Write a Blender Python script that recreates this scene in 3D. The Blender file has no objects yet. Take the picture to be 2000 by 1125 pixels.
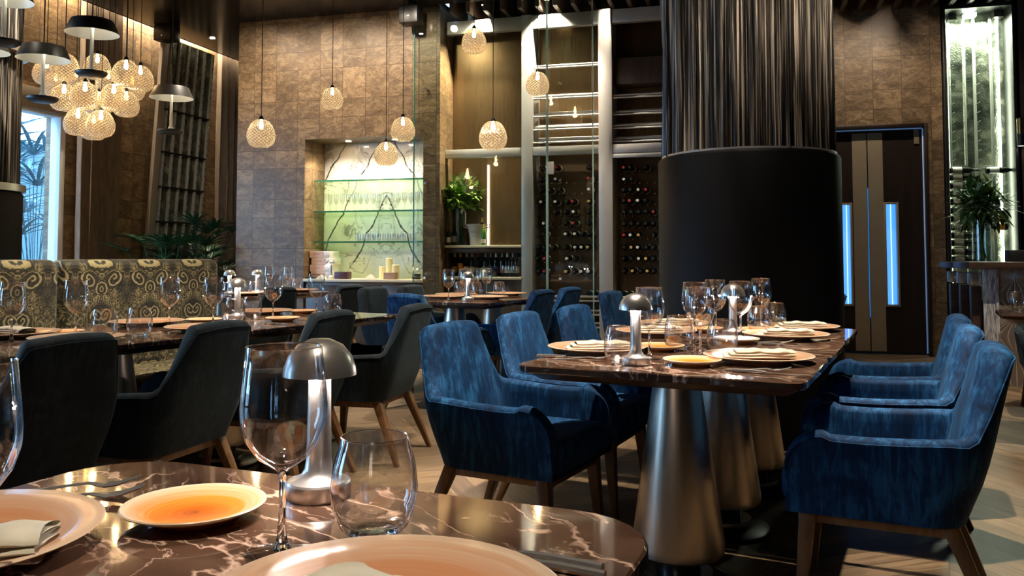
import bpy, bmesh, math, random
from mathutils import Vector, Matrix
random.seed(7)
R_ = math.radians
SC = bpy.context.scene
COL = SC.collection
# ------------------------------------------------------------------ survey of the room (metres, z up)
F_, CX_, HZ_, EYE = 1630.0, 1000.0, 500.0, 1.11
YAW, PIT = R_(15.2), R_(2.8)
CY_ = HZ_ - F_ * math.tan(PIT)
fwd = Vector((-math.sin(YAW), math.cos(YAW), 0)); rgt = Vector((math.cos(YAW), math.sin(YAW), 0)); upv = Vector((0, 0, 1))
f3 = fwd * math.cos(PIT) + upv * math.sin(PIT); u3 = upv * math.cos(PIT) - fwd * math.sin(PIT)
ORI = Vector((0, 0, EYE))
def at(x, y, z=None, X=None, Y=None, D=None):
    d = f3 + rgt * ((x - CX_) / F_) - u3 * ((y - CY_) / F_)
    if D is not None: t = D
    elif z is not None: t = (z - EYE) / d.z
    elif X is not None: t = X / d.x
    else: t = Y / d.y
    return ORI + d * t
TH = R_(11.5)                                   # the tables stand turned to the room by this angle
def ab(a, b, z=0.0): return Vector((a * math.sin(TH) + b * math.cos(TH), a * math.cos(TH) - b * math.sin(TH), z))

# ------------------------------------------------------------------ mesh building
class MB:
    def __init__(s): s.v = []; s.f = []; s.m = Matrix()
    def add(s, vs, fs):
        n = len(s.v); s.v += [s.m @ Vector(p) for p in vs]; s.f += [tuple(i + n for i in f) for f in fs]
    def box(s, x0, x1, y0, y1, z0, z1):
        s.add([(x0,y0,z0),(x1,y0,z0),(x1,y1,z0),(x0,y1,z0),(x0,y0,z1),(x1,y0,z1),(x1,y1,z1),(x0,y1,z1)],
              [(0,3,2,1),(4,5,6,7),(0,1,5,4),(1,2,6,5),(2,3,7,6),(3,0,4,7)]); return s
    def lathe(s, prof, seg=32, o=(0,0,0), fn=None):
        rings = []; vs = []; fs = []
        for r, z in prof:
            if r < 1e-6: rings.append([len(vs)]); vs.append((o[0], o[1], o[2] + z))
            else:
                k = len(vs); rings.append(list(range(k, k + seg)))
                for i in range(seg):
                    a = 2 * math.pi * i / seg; rr = r + (fn(a, z, r) if fn else 0)
                    vs.append((o[0] + rr * math.cos(a), o[1] + rr * math.sin(a), o[2] + z))
        for A, B in zip(rings, rings[1:]):
            if len(A) == 1 and len(B) == 1: continue
            for i in range(seg):
                j = (i + 1) % seg
                if len(A) == 1: fs.append((A[0], B[j], B[i]))
                elif len(B) == 1: fs.append((A[i], A[j], B[0]))
                else: fs.append((A[i], A[j], B[j], B[i]))
        s.add(vs, fs); return s
    def prism(s, pts, z0, z1, pts2=None):
        n = len(pts); q = pts2 or pts
        s.add([(x, y, z0) for x, y in pts] + [(x, y, z1) for x, y in q],
              [tuple(range(n - 1, -1, -1)), tuple(range(n, 2 * n))] + [(i, (i + 1) % n, n + (i + 1) % n, n + i) for i in range(n)]); return s
    def tube(s, pts, r, seg=8, caps=True):
        pts = [Vector(p) for p in pts]; n = len(pts); rs = r if isinstance(r, (list, tuple)) else [r] * n
        vs = []; fs = []; prev = None
        for i, p in enumerate(pts):
            t = (pts[min(i + 1, n - 1)] - pts[max(i - 1, 0)]).normalized()
            if prev is None: x = t.orthogonal().normalized()
            else: x = (prev - t * prev.dot(t)).normalized()
            prev = x; y = t.cross(x)
            for k in range(seg):
                a = 2 * math.pi * k / seg; vs.append(p + (x * math.cos(a) + y * math.sin(a)) * rs[i])
        for i in range(n - 1):
            for k in range(seg):
                j = (k + 1) % seg; fs.append((i*seg+k, i*seg+j, (i+1)*seg+j, (i+1)*seg+k))
        if caps: fs += [tuple(range(seg - 1, -1, -1)), tuple(range((n - 1) * seg, n * seg))]
        s.add(vs, fs); return s
    def bar(s, p, q, w0, w1, d0=None, d1=None):     # tapered square bar between two points
        p, q = Vector(p), Vector(q); d0 = d0 or w0; d1 = d1 or w1
        vs = []
        for c, w, d in ((p, w0, d0), (q, w1, d1)):
            vs += [c + Vector((sx * w / 2, sy * d / 2, 0)) for sx, sy in ((-1,-1),(1,-1),(1,1),(-1,1))]
        s.add(vs, [(0,3,2,1),(4,5,6,7),(0,1,5,4),(1,2,6,5),(2,3,7,6),(3,0,4,7)]); return s
    def grid(s, rows):
        n = len(rows[0]); s.add([p for r in rows for p in r], [(i*n+j, i*n+j+1, (i+1)*n+j+1, (i+1)*n+j) for i in range(len(rows)-1) for j in range(n-1)]); return s
    def leaf(s, base, d, L, w, droop=0.3, n=4, fold=0.25, up=(0,0,1)):
        d = Vector(d).normalized(); p = Vector(base); up = Vector(up); rows = []
        for i in range(n + 1):
            t = i / n; dd = (d + Vector((0, 0, -1)) * droop * t).normalized()
            side = dd.cross(up)
            side = side.normalized() if side.length > 1e-4 else Vector((1, 0, 0))
            ww = w * (math.sin(math.pi * min(1, t * 0.86 + 0.14)) ** 0.8) * 0.5 + 0.0006
            nn = side.cross(dd)
            rows.append([p - side * ww + nn * ww * fold, p, p + side * ww + nn * ww * fold])
            p = p + dd * (L / n)
        s.grid(rows)
    def build(s, name, mat, parent=None, bevel=0, seg=2, smooth=True, ang=38, loc=None, rz=None):
        bm = bmesh.new()
        vs = [bm.verts.new(p) for p in s.v]
        for f in s.f:
            try: bm.faces.new([vs[i] for i in f])
            except ValueError: pass
        bmesh.ops.recalc_face_normals(bm, faces=bm.faces)
        if bevel:
            es = [e for e in bm.edges if len(e.link_faces) == 2 and e.calc_face_angle(0) > R_(25)]
            bmesh.ops.bevel(bm, geom=es, offset=bevel, segments=seg, profile=0.5, affect='EDGES', clamp_overlap=True)
        me = bpy.data.meshes.new(name); bm.to_mesh(me); bm.free()
        if smooth:
            me.polygons.foreach_set('use_smooth', [True] * len(me.polygons)); me.set_sharp_from_angle(angle=R_(ang))
        return link(name, me, mat, parent, loc, rz)
def link(name, me, mat, parent=None, loc=None, rz=None):
    o = bpy.data.objects.new(name, me); COL.objects.link(o)
    if mat is not None and not me.materials: me.materials.append(mat)
    if parent is not None: o.parent = parent
    if loc is not None: o.location = loc
    if rz is not None: o.rotation_euler = (0, 0, rz)
    return o
def tag(o, label, cat, group=None, kind=None):
    o['label'] = label; o['category'] = cat
    if group: o['group'] = group
    if kind: o['kind'] = kind
    return o
def thing(name, label, cat, loc=(0,0,0), rz=0, group=None):
    o = bpy.data.objects.new(name, None); COL.objects.link(o); o.location = loc; o.rotation_euler = (0, 0, rz); o.empty_display_size = 0.05
    return tag(o, label, cat, group)
KIDS = {}
def dup(root, loc, rz, label, group=None):
    def cp(o, parent):
        c = o.copy(); COL.objects.link(c)
        if parent is not None: c.parent = parent
        for ch in o.children: cp(ch, c)
        return c
    r = cp(root, None); r.location = loc; r.rotation_euler = (root.rotation_euler[0], root.rotation_euler[1], rz); r['label'] = label
    if group: r['group'] = group
    return r
def struct(o, label=None):
    o['kind'] = 'structure'
    if label: o['label'] = label
    o['category'] = o.name.split('_')[0].split('.')[0]
    return o
class Stamp:                                     # first placing moves the model itself, later ones copy it
    def __init__(s, root, group=None): s.root = root; s.used = False; s.group = group
    def __call__(s, loc, rz, label, group=None):
        g = group or s.group
        if not s.used:
            s.used = True; r = s.root; r.location = loc; r.rotation_euler = (r.rotation_euler[0], r.rotation_euler[1], rz); r['label'] = label
            if g: r['group'] = g
            return r
        return dup(s.root, loc, rz, label, g)
ORD = ['first','second','third','fourth','fifth','sixth','seventh','eighth','ninth','tenth','eleventh','twelfth','thirteenth','fourteenth','fifteenth','sixteenth','seventeenth','eighteenth','nineteenth','twentieth']

# ------------------------------------------------------------------ materials
class G:
    def __init__(s, name):
        s.mat = bpy.data.materials.new(name); s.mat.use_nodes = True; s.nt = s.mat.node_tree; s.N = s.nt.nodes
        s.out = s.N['Material Output']; s.b = s.N['Principled BSDF']
    def n(s, t, **k):
        x = s.N.new('ShaderNode' + t)
        for a, v in k.items(): setattr(x, a, v)
        return x
    def set(s, sock, v):
        if isinstance(v, bpy.types.NodeSocket): s.nt.links.new(v, sock)
        elif isinstance(v, tuple) and len(v) == 3 and sock.type == 'RGBA': sock.default_value = (*v, 1)
        else: sock.default_value = v
    def m(s, op, a, b=None, c=None):
        x = s.n('Math', operation=op)
        for i, v in enumerate((a, b, c)):
            if v is not None: s.set(x.inputs[i], v)
        return x.outputs[0]
    def vm(s, op, a, b=None):
        x = s.n('VectorMath', operation=op); s.set(x.inputs[0], a)
        if b is not None: s.set(x.inputs[3] if op == 'SCALE' else x.inputs[1], b)
        return x.outputs[0]
    def pos(s): return s.n('NewGeometry').outputs['Position']
    def obj(s): return s.n('TexCoord').outputs['Object']
    def xyz(s, v): x = s.n('SeparateXYZ'); s.set(x.inputs[0], v); return x.outputs
    def comb(s, a, b, c):
        x = s.n('CombineXYZ')
        for i, v in enumerate((a, b, c)): s.set(x.inputs[i], v)
        return x.outputs[0]
    def noise(s, v, scale, detail=4, dist=0, rough=0.5):
        x = s.n('TexNoise'); s.set(x.inputs['Vector'], v)
        for k, q in (('Scale', scale), ('Detail', detail), ('Distortion', dist), ('Roughness', rough)): s.set(x.inputs[k], q)
        return x.outputs['Fac']
    def white(s, v):
        x = s.n('TexWhiteNoise', noise_dimensions='3D'); s.set(x.inputs['Vector'], v); return x.outputs['Value']
    def vor(s, v, scale, feature='F1'):
        x = s.n('TexVoronoi', feature=feature); s.set(x.inputs['Vector'], v); s.set(x.inputs['Scale'], scale); return x.outputs['Distance']
    def ramp(s, f, *st, interp='LINEAR'):
        x = s.n('ValToRGB'); e = x.color_ramp.elements; x.color_ramp.interpolation = interp
        while len(e) < len(st): e.new(0.5)
        for q, (p, c) in zip(e, st): q.position = p; q.color = (*c, 1) if isinstance(c, tuple) else (c, c, c, 1)
        s.set(x.inputs[0], f); return x.outputs[0]
    def mix(s, f, a, b, mode='MIX'):
        x = s.n('Mix', data_type='RGBA', blend_type=mode); s.set(x.inputs[0], f); s.set(x.inputs[6], a); s.set(x.inputs[7], b); return x.outputs[2]
    def bump(s, h, st=0.3, dist=0.01):
        x = s.n('Bump'); s.set(x.inputs['Height'], h); x.inputs['Strength'].default_value = st; x.inputs['Distance'].default_value = dist
        s.nt.links.new(x.outputs[0], s.b.inputs['Normal']); return x.outputs[0]
    def p(s, **k):
        al = dict(col='Base Color', met='Metallic', rough='Roughness', spec='Specular IOR Level', coat='Coat Weight', coatr='Coat Roughness',
                  sheen='Sheen Weight', sheenr='Sheen Roughness', sheent='Sheen Tint', tr='Transmission Weight', ior='IOR', em='Emission Color', ems='Emission Strength', alpha='Alpha', ani='Anisotropic', sub='Subsurface Weight')
        for a, v in k.items(): s.set(s.b.inputs[al[a]], v)
        return s
M = {}
def plain(name, col, rough=0.5, **k):
    g = G(name); g.p(col=col, rough=rough, **k); M[name] = g.mat; return g.mat
def lamp_mat(name, col, st):
    g = G(name); g.p(col=(0.8, 0.8, 0.8), em=col, ems=st); M[name] = g.mat
def thin_glass(name, tint, ior=1.5, rough=0.0, boost=1.0, edge=0.0):
    g = G(name); t = g.n('BsdfTransparent'); t.inputs[0].default_value = (*tint, 1)
    gl = g.n('BsdfGlossy'); gl.inputs['Roughness'].default_value = rough; gl.inputs['Color'].default_value = (1, 1, 1, 1)
    lw = g.n('LayerWeight'); lw.inputs[0].default_value = 0.5
    mx = g.n('MixShader'); f = g.m('ADD', 0.045 * boost, g.m('MULTIPLY', g.m('POWER', lw.outputs['Facing'], 4.0), 0.88))
    if edge: g.set(t.inputs[0], g.mix(g.m('MULTIPLY', g.m('POWER', lw.outputs['Facing'], 3.0), edge), tint, (0.10, 0.10, 0.11)))
    g.nt.links.new(f, mx.inputs[0]); g.nt.links.new(t.outputs[0], mx.inputs[1]); g.nt.links.new(gl.outputs[0], mx.inputs[2])
    g.nt.links.new(mx.outputs[0], g.out.inputs[0]); M[name] = g.mat; return g

# stone wall tiles
def stone(name, c0, c1, c2, wid=0.30):
    g = G(name); P = g.pos(); X, Y, Z = g.xyz(P)
    u = g.m('ADD', X, Y)
    zq = g.m('DIVIDE', Z, 0.60); zf = g.m('MULTIPLY', g.m('FRACT', zq), 0.60)
    tall = g.m('GREATER_THAN', zf, 0.38)
    row = g.m('ADD', g.m('MULTIPLY', g.m('FLOOR', zq), 2), tall)
    uo = g.m('ADD', g.m('DIVIDE', u, wid), g.m('MULTIPLY', g.m('GREATER_THAN', g.white(g.comb(row, 3.0, 1.0)), 0.75), 0.5))
    col = g.m('FLOOR', uo); uf = g.m('MULTIPLY', g.m('FRACT', uo), wid)
    dz = g.m('MINIMUM', g.m('MINIMUM', zf, g.m('ABSOLUTE', g.m('SUBTRACT', zf, 0.38))), g.m('SUBTRACT', 0.60, zf))
    du = g.m('MINIMUM', uf, g.m('SUBTRACT', wid, uf))
    joint = g.m('LESS_THAN', g.m('MINIMUM', dz, du), 0.0032)
    rnd = g.white(g.comb(col, row, 0.5))
    off = g.vm('SCALE', g.comb(rnd, g.white(g.comb(row, col, 2.5)), rnd), 9.0)
    V = g.vm('ADD', g.comb(g.m('MULTIPLY', u, 0.8), g.m('MULTIPLY', Z, 1.4), 0.0), off)
    n1 = g.noise(V, 4.2, 9, 1.4, 0.66); n2 = g.noise(V, 26, 4, 0.4, 0.6)
    nn = g.m('ADD', g.m('MULTIPLY', n1, 0.8), g.m('MULTIPLY', n2, 0.2))
    rg = g.m('ABSOLUTE', g.m('SUBTRACT', g.noise(V, 7.0, 8, 1.8, 0.62), 0.5))
    nn = g.m('ADD', g.m('MULTIPLY', nn, 0.88), g.m('MULTIPLY', g.ramp(rg, (0.0, 1.0), (0.03, 0.3), (0.09, 0.0)), 0.14))
    c = g.ramp(nn, (0.30, c0), (0.46, c1), (0.70, c2))
    br = g.m('ADD', 0.75, g.m('MULTIPLY', rnd, 0.45))
    c = g.mix(1.0, c, g.comb(br, br, br), 'MULTIPLY')
    c = g.mix(g.m('MULTIPLY', joint, 0.75), c, (c0[0]*0.5, c0[1]*0.5, c0[2]*0.5))
    g.p(col=c, rough=0.42, spec=0.45)
    g.bump(g.m('SUBTRACT', nn, g.m('MULTIPLY', joint, 1.2)), 0.35, 0.006)
    M[name] = g.mat
stone('stone_tiles', (0.070, 0.042, 0.020), (0.155, 0.098, 0.049), (0.345, 0.236, 0.128))
# dark brown marble of the table tops
def marble(name, d0, d1, vein, sc=1.0, dens=0.5):
    g = G(name); V = g.obj()
    w = g.noise(V, 3.0*sc, 5, 0.6, 0.6)
    V2 = g.vm('ADD', V, g.vm('SCALE', g.comb(w, g.noise(V, 2.4*sc, 4), 0.0), 0.35))
    base = g.ramp(g.noise(V2, 6*sc, 8, 0.8, 0.65), (0.32, d0), (0.62, d1), (0.8, tuple(x*1.5 for x in d1)))
    X, Y, Z = g.xyz(g.vm('ADD', V, g.vm('SCALE', g.comb(w, g.noise(V, 2.4*sc, 4), 0.0), 0.16)))
    Vs = g.comb(g.m('ADD', g.m('MULTIPLY', X, 0.75), g.m('MULTIPLY', Y, -0.5)), g.m('ADD', g.m('MULTIPLY', X, 1.1), g.m('MULTIPLY', Y, 1.9)), Z)
    r1 = g.m('ABSOLUTE', g.m('SUBTRACT', g.noise(Vs, 2.6*sc, 5, 0.5, 0.5), 0.5))
    r2 = g.m('ABSOLUTE', g.m('SUBTRACT', g.noise(g.vm('ADD', Vs, (4.2, 1.7, 0.0)), 6.0*sc, 5, 0.5, 0.5), 0.52))
    msk = g.noise(V, 4.5*sc, 3)
    v1 = g.m('MULTIPLY', g.ramp(r1, (0.0, 1.0), (0.010, 0.0)), g.ramp(msk, (0.36, 0.0), (0.52, 1.0)))
    v2 = g.m('MULTIPLY', g.ramp(r2, (0.0, 1.0), (0.014, 0.0)), g.ramp(msk, (0.44, 0.0), (0.6, 0.7)))
    patch = g.m('MULTIPLY', g.ramp(g.noise(V2, 5*sc, 3, 2.0), (0.66, 0.0), (0.72, 1.0)), 0.75)
    f = g.m('MINIMUM', g.m('ADD', g.m('ADD', v1, v2), patch), 1.0)
    g.p(col=g.mix(f, base, vein), rough=0.06, spec=0.6, coat=0.3, coatr=0.03); M[name] = g.mat
marble('emperador_marble', (0.034, 0.017, 0.011), (0.125, 0.070, 0.046), (0.72, 0.50, 0.38))
# white bookmatched marble in the bar niche
def whitemarble():
    g = G('veined_white_marble'); X, Y, Z = g.xyz(g.pos())
    xm = g.m('ABSOLUTE', g.m('SUBTRACT', X, -4.22))
    V = g.comb(xm, 0.0, Z)
    w = g.vm('SCALE', g.comb(g.noise(V, 2.2, 4), 0.0, g.noise(g.vm('ADD', V, (3., 1., 2.)), 2.0, 4)), 0.55)
    V2 = g.vm('ADD', V, w)
    X2, _, Z2 = g.xyz(g.vm('ADD', V, g.vm('SCALE', w, 0.4)))
    dg = g.m('FRACT', g.m('MULTIPLY', g.m('ADD', X2, g.m('MULTIPLY', Z2, 0.55)), 2.1))
    l1 = g.ramp(g.m('ABSOLUTE', g.m('SUBTRACT', dg, 0.5)), (0.0, 1.0), (0.012, 0.85), (0.03, 0.0))
    r = g.m('ABSOLUTE', g.m('SUBTRACT', g.noise(V2, 2.3, 6, 1.0, 0.6), 0.5))
    l2 = g.ramp(r, (0.0, 1.0), (0.008, 0.9), (0.022, 0.0))
    mk = g.ramp(g.noise(V, 2.6, 2), (0.40, 0.0), (0.56, 1.0))
    f = g.m('MINIMUM', g.m('ADD', g.m('MULTIPLY', l1, g.ramp(g.noise(V, 1.7, 2), (0.36, 0.0), (0.5, 1.0))), g.m('MULTIPLY', l2, g.m('MULTIPLY', mk, 0.6))), 1.0)
    base = g.ramp(g.noise(V, 4, 5), (0.3, (0.62, 0.61, 0.58)), (0.7, (0.82, 0.81, 0.78)))
    g.p(col=g.mix(f, base, (0.035, 0.032, 0.03)), rough=0.12); M['veined_white_marble'] = g.mat
whitemarble()
# chevron oak floor
def floor_mat():
    g = G('chevron_oak'); X, Y, Z = g.xyz(g.pos())
    c, s_ = math.cos(R_(12)), math.sin(R_(12))
    u = g.m('ADD', g.m('MULTIPLY', X, c), g.m('MULTIPLY', Y, -s_)); v = g.m('ADD', g.m('MULTIPLY', X, s_), g.m('MULTIPLY', Y, c))
    W = 0.55; uq = g.m('DIVIDE', u, W); col = g.m('FLOOR', uq); tri = g.m('MULTIPLY', g.m('PINGPONG', uq, 1.0), W)
    q = g.m('ADD', v, g.m('MULTIPLY', tri, 1.0)); pq = g.m('DIVIDE', q, 0.155); pl = g.m('FLOOR', pq); pf = g.m('FRACT', pq)
    rnd = g.white(g.comb(col, pl, 0.0))
    sgn = g.m('SUBTRACT', g.m('MULTIPLY', g.m('MODULO', g.m('ABSOLUTE', col), 2.0), 2.0), 1.0)
    along = g.m('SUBTRACT', v, g.m('MULTIPLY', tri, 1.0))
    V = g.vm('ADD', g.comb(g.m('MULTIPLY', q, 14.0), g.m('MULTIPLY', along, 1.3), 0.0), g.vm('SCALE', g.comb(rnd, rnd, rnd), 20.0))
    gr = g.noise(V, 1.6, 8, 1.2, 0.65)
    cc = g.ramp(gr, (0.25, (0.085, 0.054, 0.028)), (0.5, (0.185, 0.126, 0.072)), (0.75, (0.30, 0.212, 0.128)))
    br = g.m('ADD', 0.6, g.m('MULTIPLY', rnd, 0.7)); cc = g.mix(1.0, cc, g.comb(br, br, br), 'MULTIPLY')
    j = g.m('MAXIMUM', g.m('LESS_THAN', g.m('MINIMUM', pf, g.m('SUBTRACT', 1.0, pf)), 0.022),
            g.m('LESS_THAN', g.m('MINIMUM', g.m('FRACT', uq), g.m('SUBTRACT', 1.0, g.m('FRACT', uq))), 0.004))
    g.p(col=g.mix(g.m('MULTIPLY', j, 0.8), cc, (0.04, 0.026, 0.016)), rough=g.m('ADD', 0.3, g.m('MULTIPLY', gr, 0.2)), spec=0.4)
    g.bump(g.m('SUBTRACT', gr, j), 0.12, 0.002); M['chevron_oak'] = g.mat
floor_mat()
# velvets
def velvet(name, c0, c1, c2, sheen, tint):
    g = G(name); V = g.obj()
    st = g.noise(g.vm('MULTIPLY', V, (9., 9., 1.3)), 5, 6, 0.6, 0.65)
    pt = g.noise(g.vm('ADD', V, g.vm('SCALE', g.n('ObjectInfo').outputs['Location'], 3.1)), 5.5, 4, 0.8, 0.6)
    f = g.m('ADD', g.m('MULTIPLY', st, 0.55), g.m('MULTIPLY', pt, 0.45))
    g.p(col=g.ramp(f, (0.34, c0), (0.5, c1), (0.67, c2)), rough=0.75, spec=0.15, sheen=sheen, sheenr=0.35, sheent=tint)
    g.bump(f, 0.15, 0.004); M[name] = g.mat
velvet('blue_velvet', (0.0015, 0.009, 0.03), (0.0035, 0.031, 0.095), (0.023, 0.128, 0.30), 0.12, (0.2, 0.45, 0.8))
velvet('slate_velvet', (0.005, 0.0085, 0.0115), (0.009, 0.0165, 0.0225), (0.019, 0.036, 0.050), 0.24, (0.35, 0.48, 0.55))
# damask on the banquettes
def damask():
    g = G('gold_damask'); X, Y, Z = g.xyz(g.obj())
    V0 = g.comb(g.m('MULTIPLY', g.m('PINGPONG', X, 0.17), 1.35), Z, g.m('MULTIPLY', Y, 0.7))
    V = g.vm('ADD', V0, g.vm('SCALE', g.comb(g.noise(V0, 7, 3), g.noise(g.vm('ADD', V0, (7., 2., 1.)), 7, 3), 0.0), 0.11))
    U, W, _ = g.xyz(V)
    W = g.m('MULTIPLY', g.m('ADD', W, g.m('MULTIPLY', Y, 0.8)), 1.35)
    def curl(cx, cz, per, R, turns, sg):
        dx = g.m('SUBTRACT', U, cx); dz = g.m('SUBTRACT', g.m('MODULO', g.m('ADD', W, 5.0 * per - cz + per / 2), per), per / 2)
        r = g.m('SQRT', g.m('ADD', g.m('MULTIPLY', dx, dx), g.m('MULTIPLY', dz, dz))); th = g.m('DIVIDE', g.m('ARCTAN2', dz, dx), 2 * math.pi)
        ph = g.m('FRACT', g.m('ADD', g.m('MULTIPLY', r, turns / R), g.m('MULTIPLY', th, sg)))
        ln = g.ramp(g.m('ABSOLUTE', g.m('SUBTRACT', ph, 0.5)), (0.13, 1.0), (0.22, 0.0))
        return g.m('MULTIPLY', ln, g.m('LESS_THAN', r, R)), g.m('LESS_THAN', r, R * 1.12)
    c1, k1 = curl(0.085, 0.18, 0.46, 0.085, 2.0, 1.0); c2, k2 = curl(0.165, 0.02, 0.46, 0.075, 1.8, -1.0); c3, k3 = curl(0.06, -0.06, 0.46, 0.055, 1.6, 1.0)
    inside = g.m('MAXIMUM', g.m('MAXIMUM', k1, k2), k3)
    sc = g.m('MAXIMUM', g.m('MAXIMUM', c1, c2), c3)
    fine = g.ramp(g.m('ABSOLUTE', g.m('SUBTRACT', g.noise(V, 22, 3, 1.5), 0.5)), (0.015, 1.0), (0.06, 0.1))
    big = g.ramp(g.noise(V0, 7.0, 2), (0.36, 0.15), (0.52, 0.9))
    f = g.m('MAXIMUM', sc, g.m('MULTIPLY', g.m('MULTIPLY', fine, big), g.m('SUBTRACT', 1.0, g.m('MULTIPLY', inside, 0.85))))
    gold = g.ramp(g.noise(V0, 9, 3), (0.3, (0.27, 0.225, 0.10)), (0.7, (0.46, 0.39, 0.20)))
    g.p(col=g.mix(f, (0.016, 0.017, 0.015), gold), rough=0.55, spec=0.3, sheen=0.12)
    g.bump(f, 0.3, 0.003); M['gold_damask'] = g.mat
damask()
def wood(name, c0, c1, rough=0.4, axis=(1., 1., 0.12), sc=16):
    g = G(name); n = g.noise(g.vm('MULTIPLY', g.obj(), axis), sc, 6, 1.5, 0.6)
    g.p(col=g.ramp(n, (0.3, c0), (0.7, c1)), rough=rough); g.bump(n, 0.1, 0.002); M[name] = g.mat
wood('walnut', (0.09, 0.042, 0.016), (0.23, 0.12, 0.05), 0.35)
wood('dark_walnut', (0.045, 0.026, 0.017), (0.105, 0.062, 0.04), 0.3, (0.12, 1, 1), 18)
wood('cabinet_veneer', (0.052, 0.034, 0.026), (0.092, 0.062, 0.047), 0.4, (1, 1, 0.08), 22)
wood('door_veneer', (0.012, 0.007, 0.005), (0.026, 0.015, 0.010), 0.35, (1, 1, 0.06), 24)
def metal(name, col, rough, axis, sc=40, var=0.12, col2=None, met=1.0):
    g = G(name); n = g.noise(g.vm('MULTIPLY', g.obj(), axis), sc, 4, 0, 0.6)
    n2 = g.noise(g.obj(), 4, 4)
    c2 = col2 or tuple(x * 0.75 for x in col)
    g.p(col=g.mix(g.m('ADD', g.m('MULTIPLY', n, 0.5), g.m('MULTIPLY', n2, 0.5)), c2, col), met=met, rough=g.m('ADD', rough, g.m('MULTIPLY', g.m('SUBTRACT', n, 0.5), var))); M[name] = g.mat
metal('brushed_steel', (0.74, 0.72, 0.69), 0.30, (1, 1, 30), 12, met=0.85)
metal('pedestal_steel', (0.64, 0.57, 0.47), 0.34, (1, 1, 0.05), 30, 0.2, (0.44, 0.37, 0.29))
metal('frame_steel', (0.60, 0.59, 0.56), 0.42, (30, 30, 0.6), 8, met=0.45)
metal('bronze_panel', (0.25, 0.165, 0.08), 0.30, (40, 40, 0.25), 8, 0.2, (0.11, 0.07, 0.034), met=0.8)
metal('shaded_bronze', (0.17, 0.115, 0.065), 0.38, (40, 40, 0.25), 8, 0.2, (0.10, 0.066, 0.036), met=0.7)  # bronze panel darkened to hold the shade under the bottles
metal('door_steel', (0.62, 0.50, 0.33), 0.34, (40, 40, 0.3), 10, 0.2, (0.42, 0.33, 0.21), met=0.6)
metal('chrome', (0.90, 0.88, 0.85), 0.20, (1, 1, 1), 5, 0.02)
metal('rail_steel', (0.92, 0.90, 0.86), 0.25, (1, 1, 1), 5, 0.02, met=0.45)
metal('cutlery_steel', (0.80, 0.78, 0.75), 0.2, (1, 1, 1), 5, 0.02, met=0.85)
metal('brass', (0.55, 0.38, 0.16), 0.25, (1, 1, 1), 5, 0.04)
plain('black_metal', (0.012, 0.012, 0.012), 0.4)
plain('shade_black', (0.045, 0.042, 0.038), 0.4)
plain('shade_white', (0.52, 0.50, 0.43), 0.4)
lamp_mat('led_soft', (1.0, 0.95, 0.82), 3)
plain('cord_black', (0.01, 0.009, 0.008), 0.6)
plain('dark_plinth', (0.01, 0.009, 0.009), 0.3)
def leather():
    g = G('dark_leather'); V = g.obj(); n = g.noise(V, 160, 3); n2 = g.noise(V, 3, 3)
    g.p(col=g.ramp(n2, (0.3, (0.0026, 0.0027, 0.003)), (0.7, (0.0038, 0.0038, 0.0041))), rough=0.5, spec=0.10); g.bump(n, 0.08, 0.001); M['dark_leather'] = g.mat
leather()
def rope():
    g = G('fibre_strands'); X, Y, Z = g.xyz(g.obj())
    an = g.m('ARCTAN2', Y, X)
    V = g.comb(g.m('MULTIPLY', an, 42.0), g.m('MULTIPLY', Z, 0.7), 0.0)
    n = g.noise(V, 1.0, 4, 0.5, 0.7); n2 = g.noise(g.comb(g.m('MULTIPLY', an, 130.0), g.m('MULTIPLY', Z, 1.6), 3.0), 1.0, 3)
    f = g.m('ADD', g.m('MULTIPLY', n, 0.65), g.m('MULTIPLY', n2, 0.35))
    g.p(col=g.ramp(f, (0.43, (0.004, 0.004, 0.0045)), (0.50, (0.03, 0.027, 0.024)), (0.57, (0.30, 0.26, 0.21)), (0.66, (0.75, 0.68, 0.57))), rough=0.4, spec=0.45)
    g.bump(f, 0.6, 0.01); M['fibre_strands'] = g.mat
rope()
def fabric(name, c, c2, rough=0.75, sheen=0.2):
    g = G(name); n = g.noise(g.vm('MULTIPLY', g.obj(), (1, 1, 0.2)), 30, 5)
    g.p(col=g.ramp(n, (0.3, c), (0.7, c2)), rough=rough, sheen=sheen, spec=0.2); M[name] = g.mat
fabric('taupe_curtain', (0.15, 0.115, 0.085), (0.22, 0.175, 0.135), 0.5)
fabric('napkin_linen', (0.52, 0.49, 0.38), (0.60, 0.57, 0.46), 0.85)
def ceiling_mat():
    g = G('dark_ceiling'); n = g.noise(g.pos(), 2.0, 3)
    g.p(col=g.ramp(n, (0.3, (0.008, 0.0056, 0.004)), (0.7, (0.012, 0.0085, 0.006))), rough=0.2, spec=0.3); M['dark_ceiling'] = g.mat
ceiling_mat()
plain('dark_wall', (0.03, 0.021, 0.015), 0.5)
plain('window_frame_white', (0.72, 0.74, 0.76), 0.35)
plain('backdrop_blue', (0.035, 0.085, 0.115), 0.6)
plain('header_grey', (0.28, 0.235, 0.19), 0.5)
plain('white_porcelain', (0.82, 0.80, 0.76), 0.15)
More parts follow.
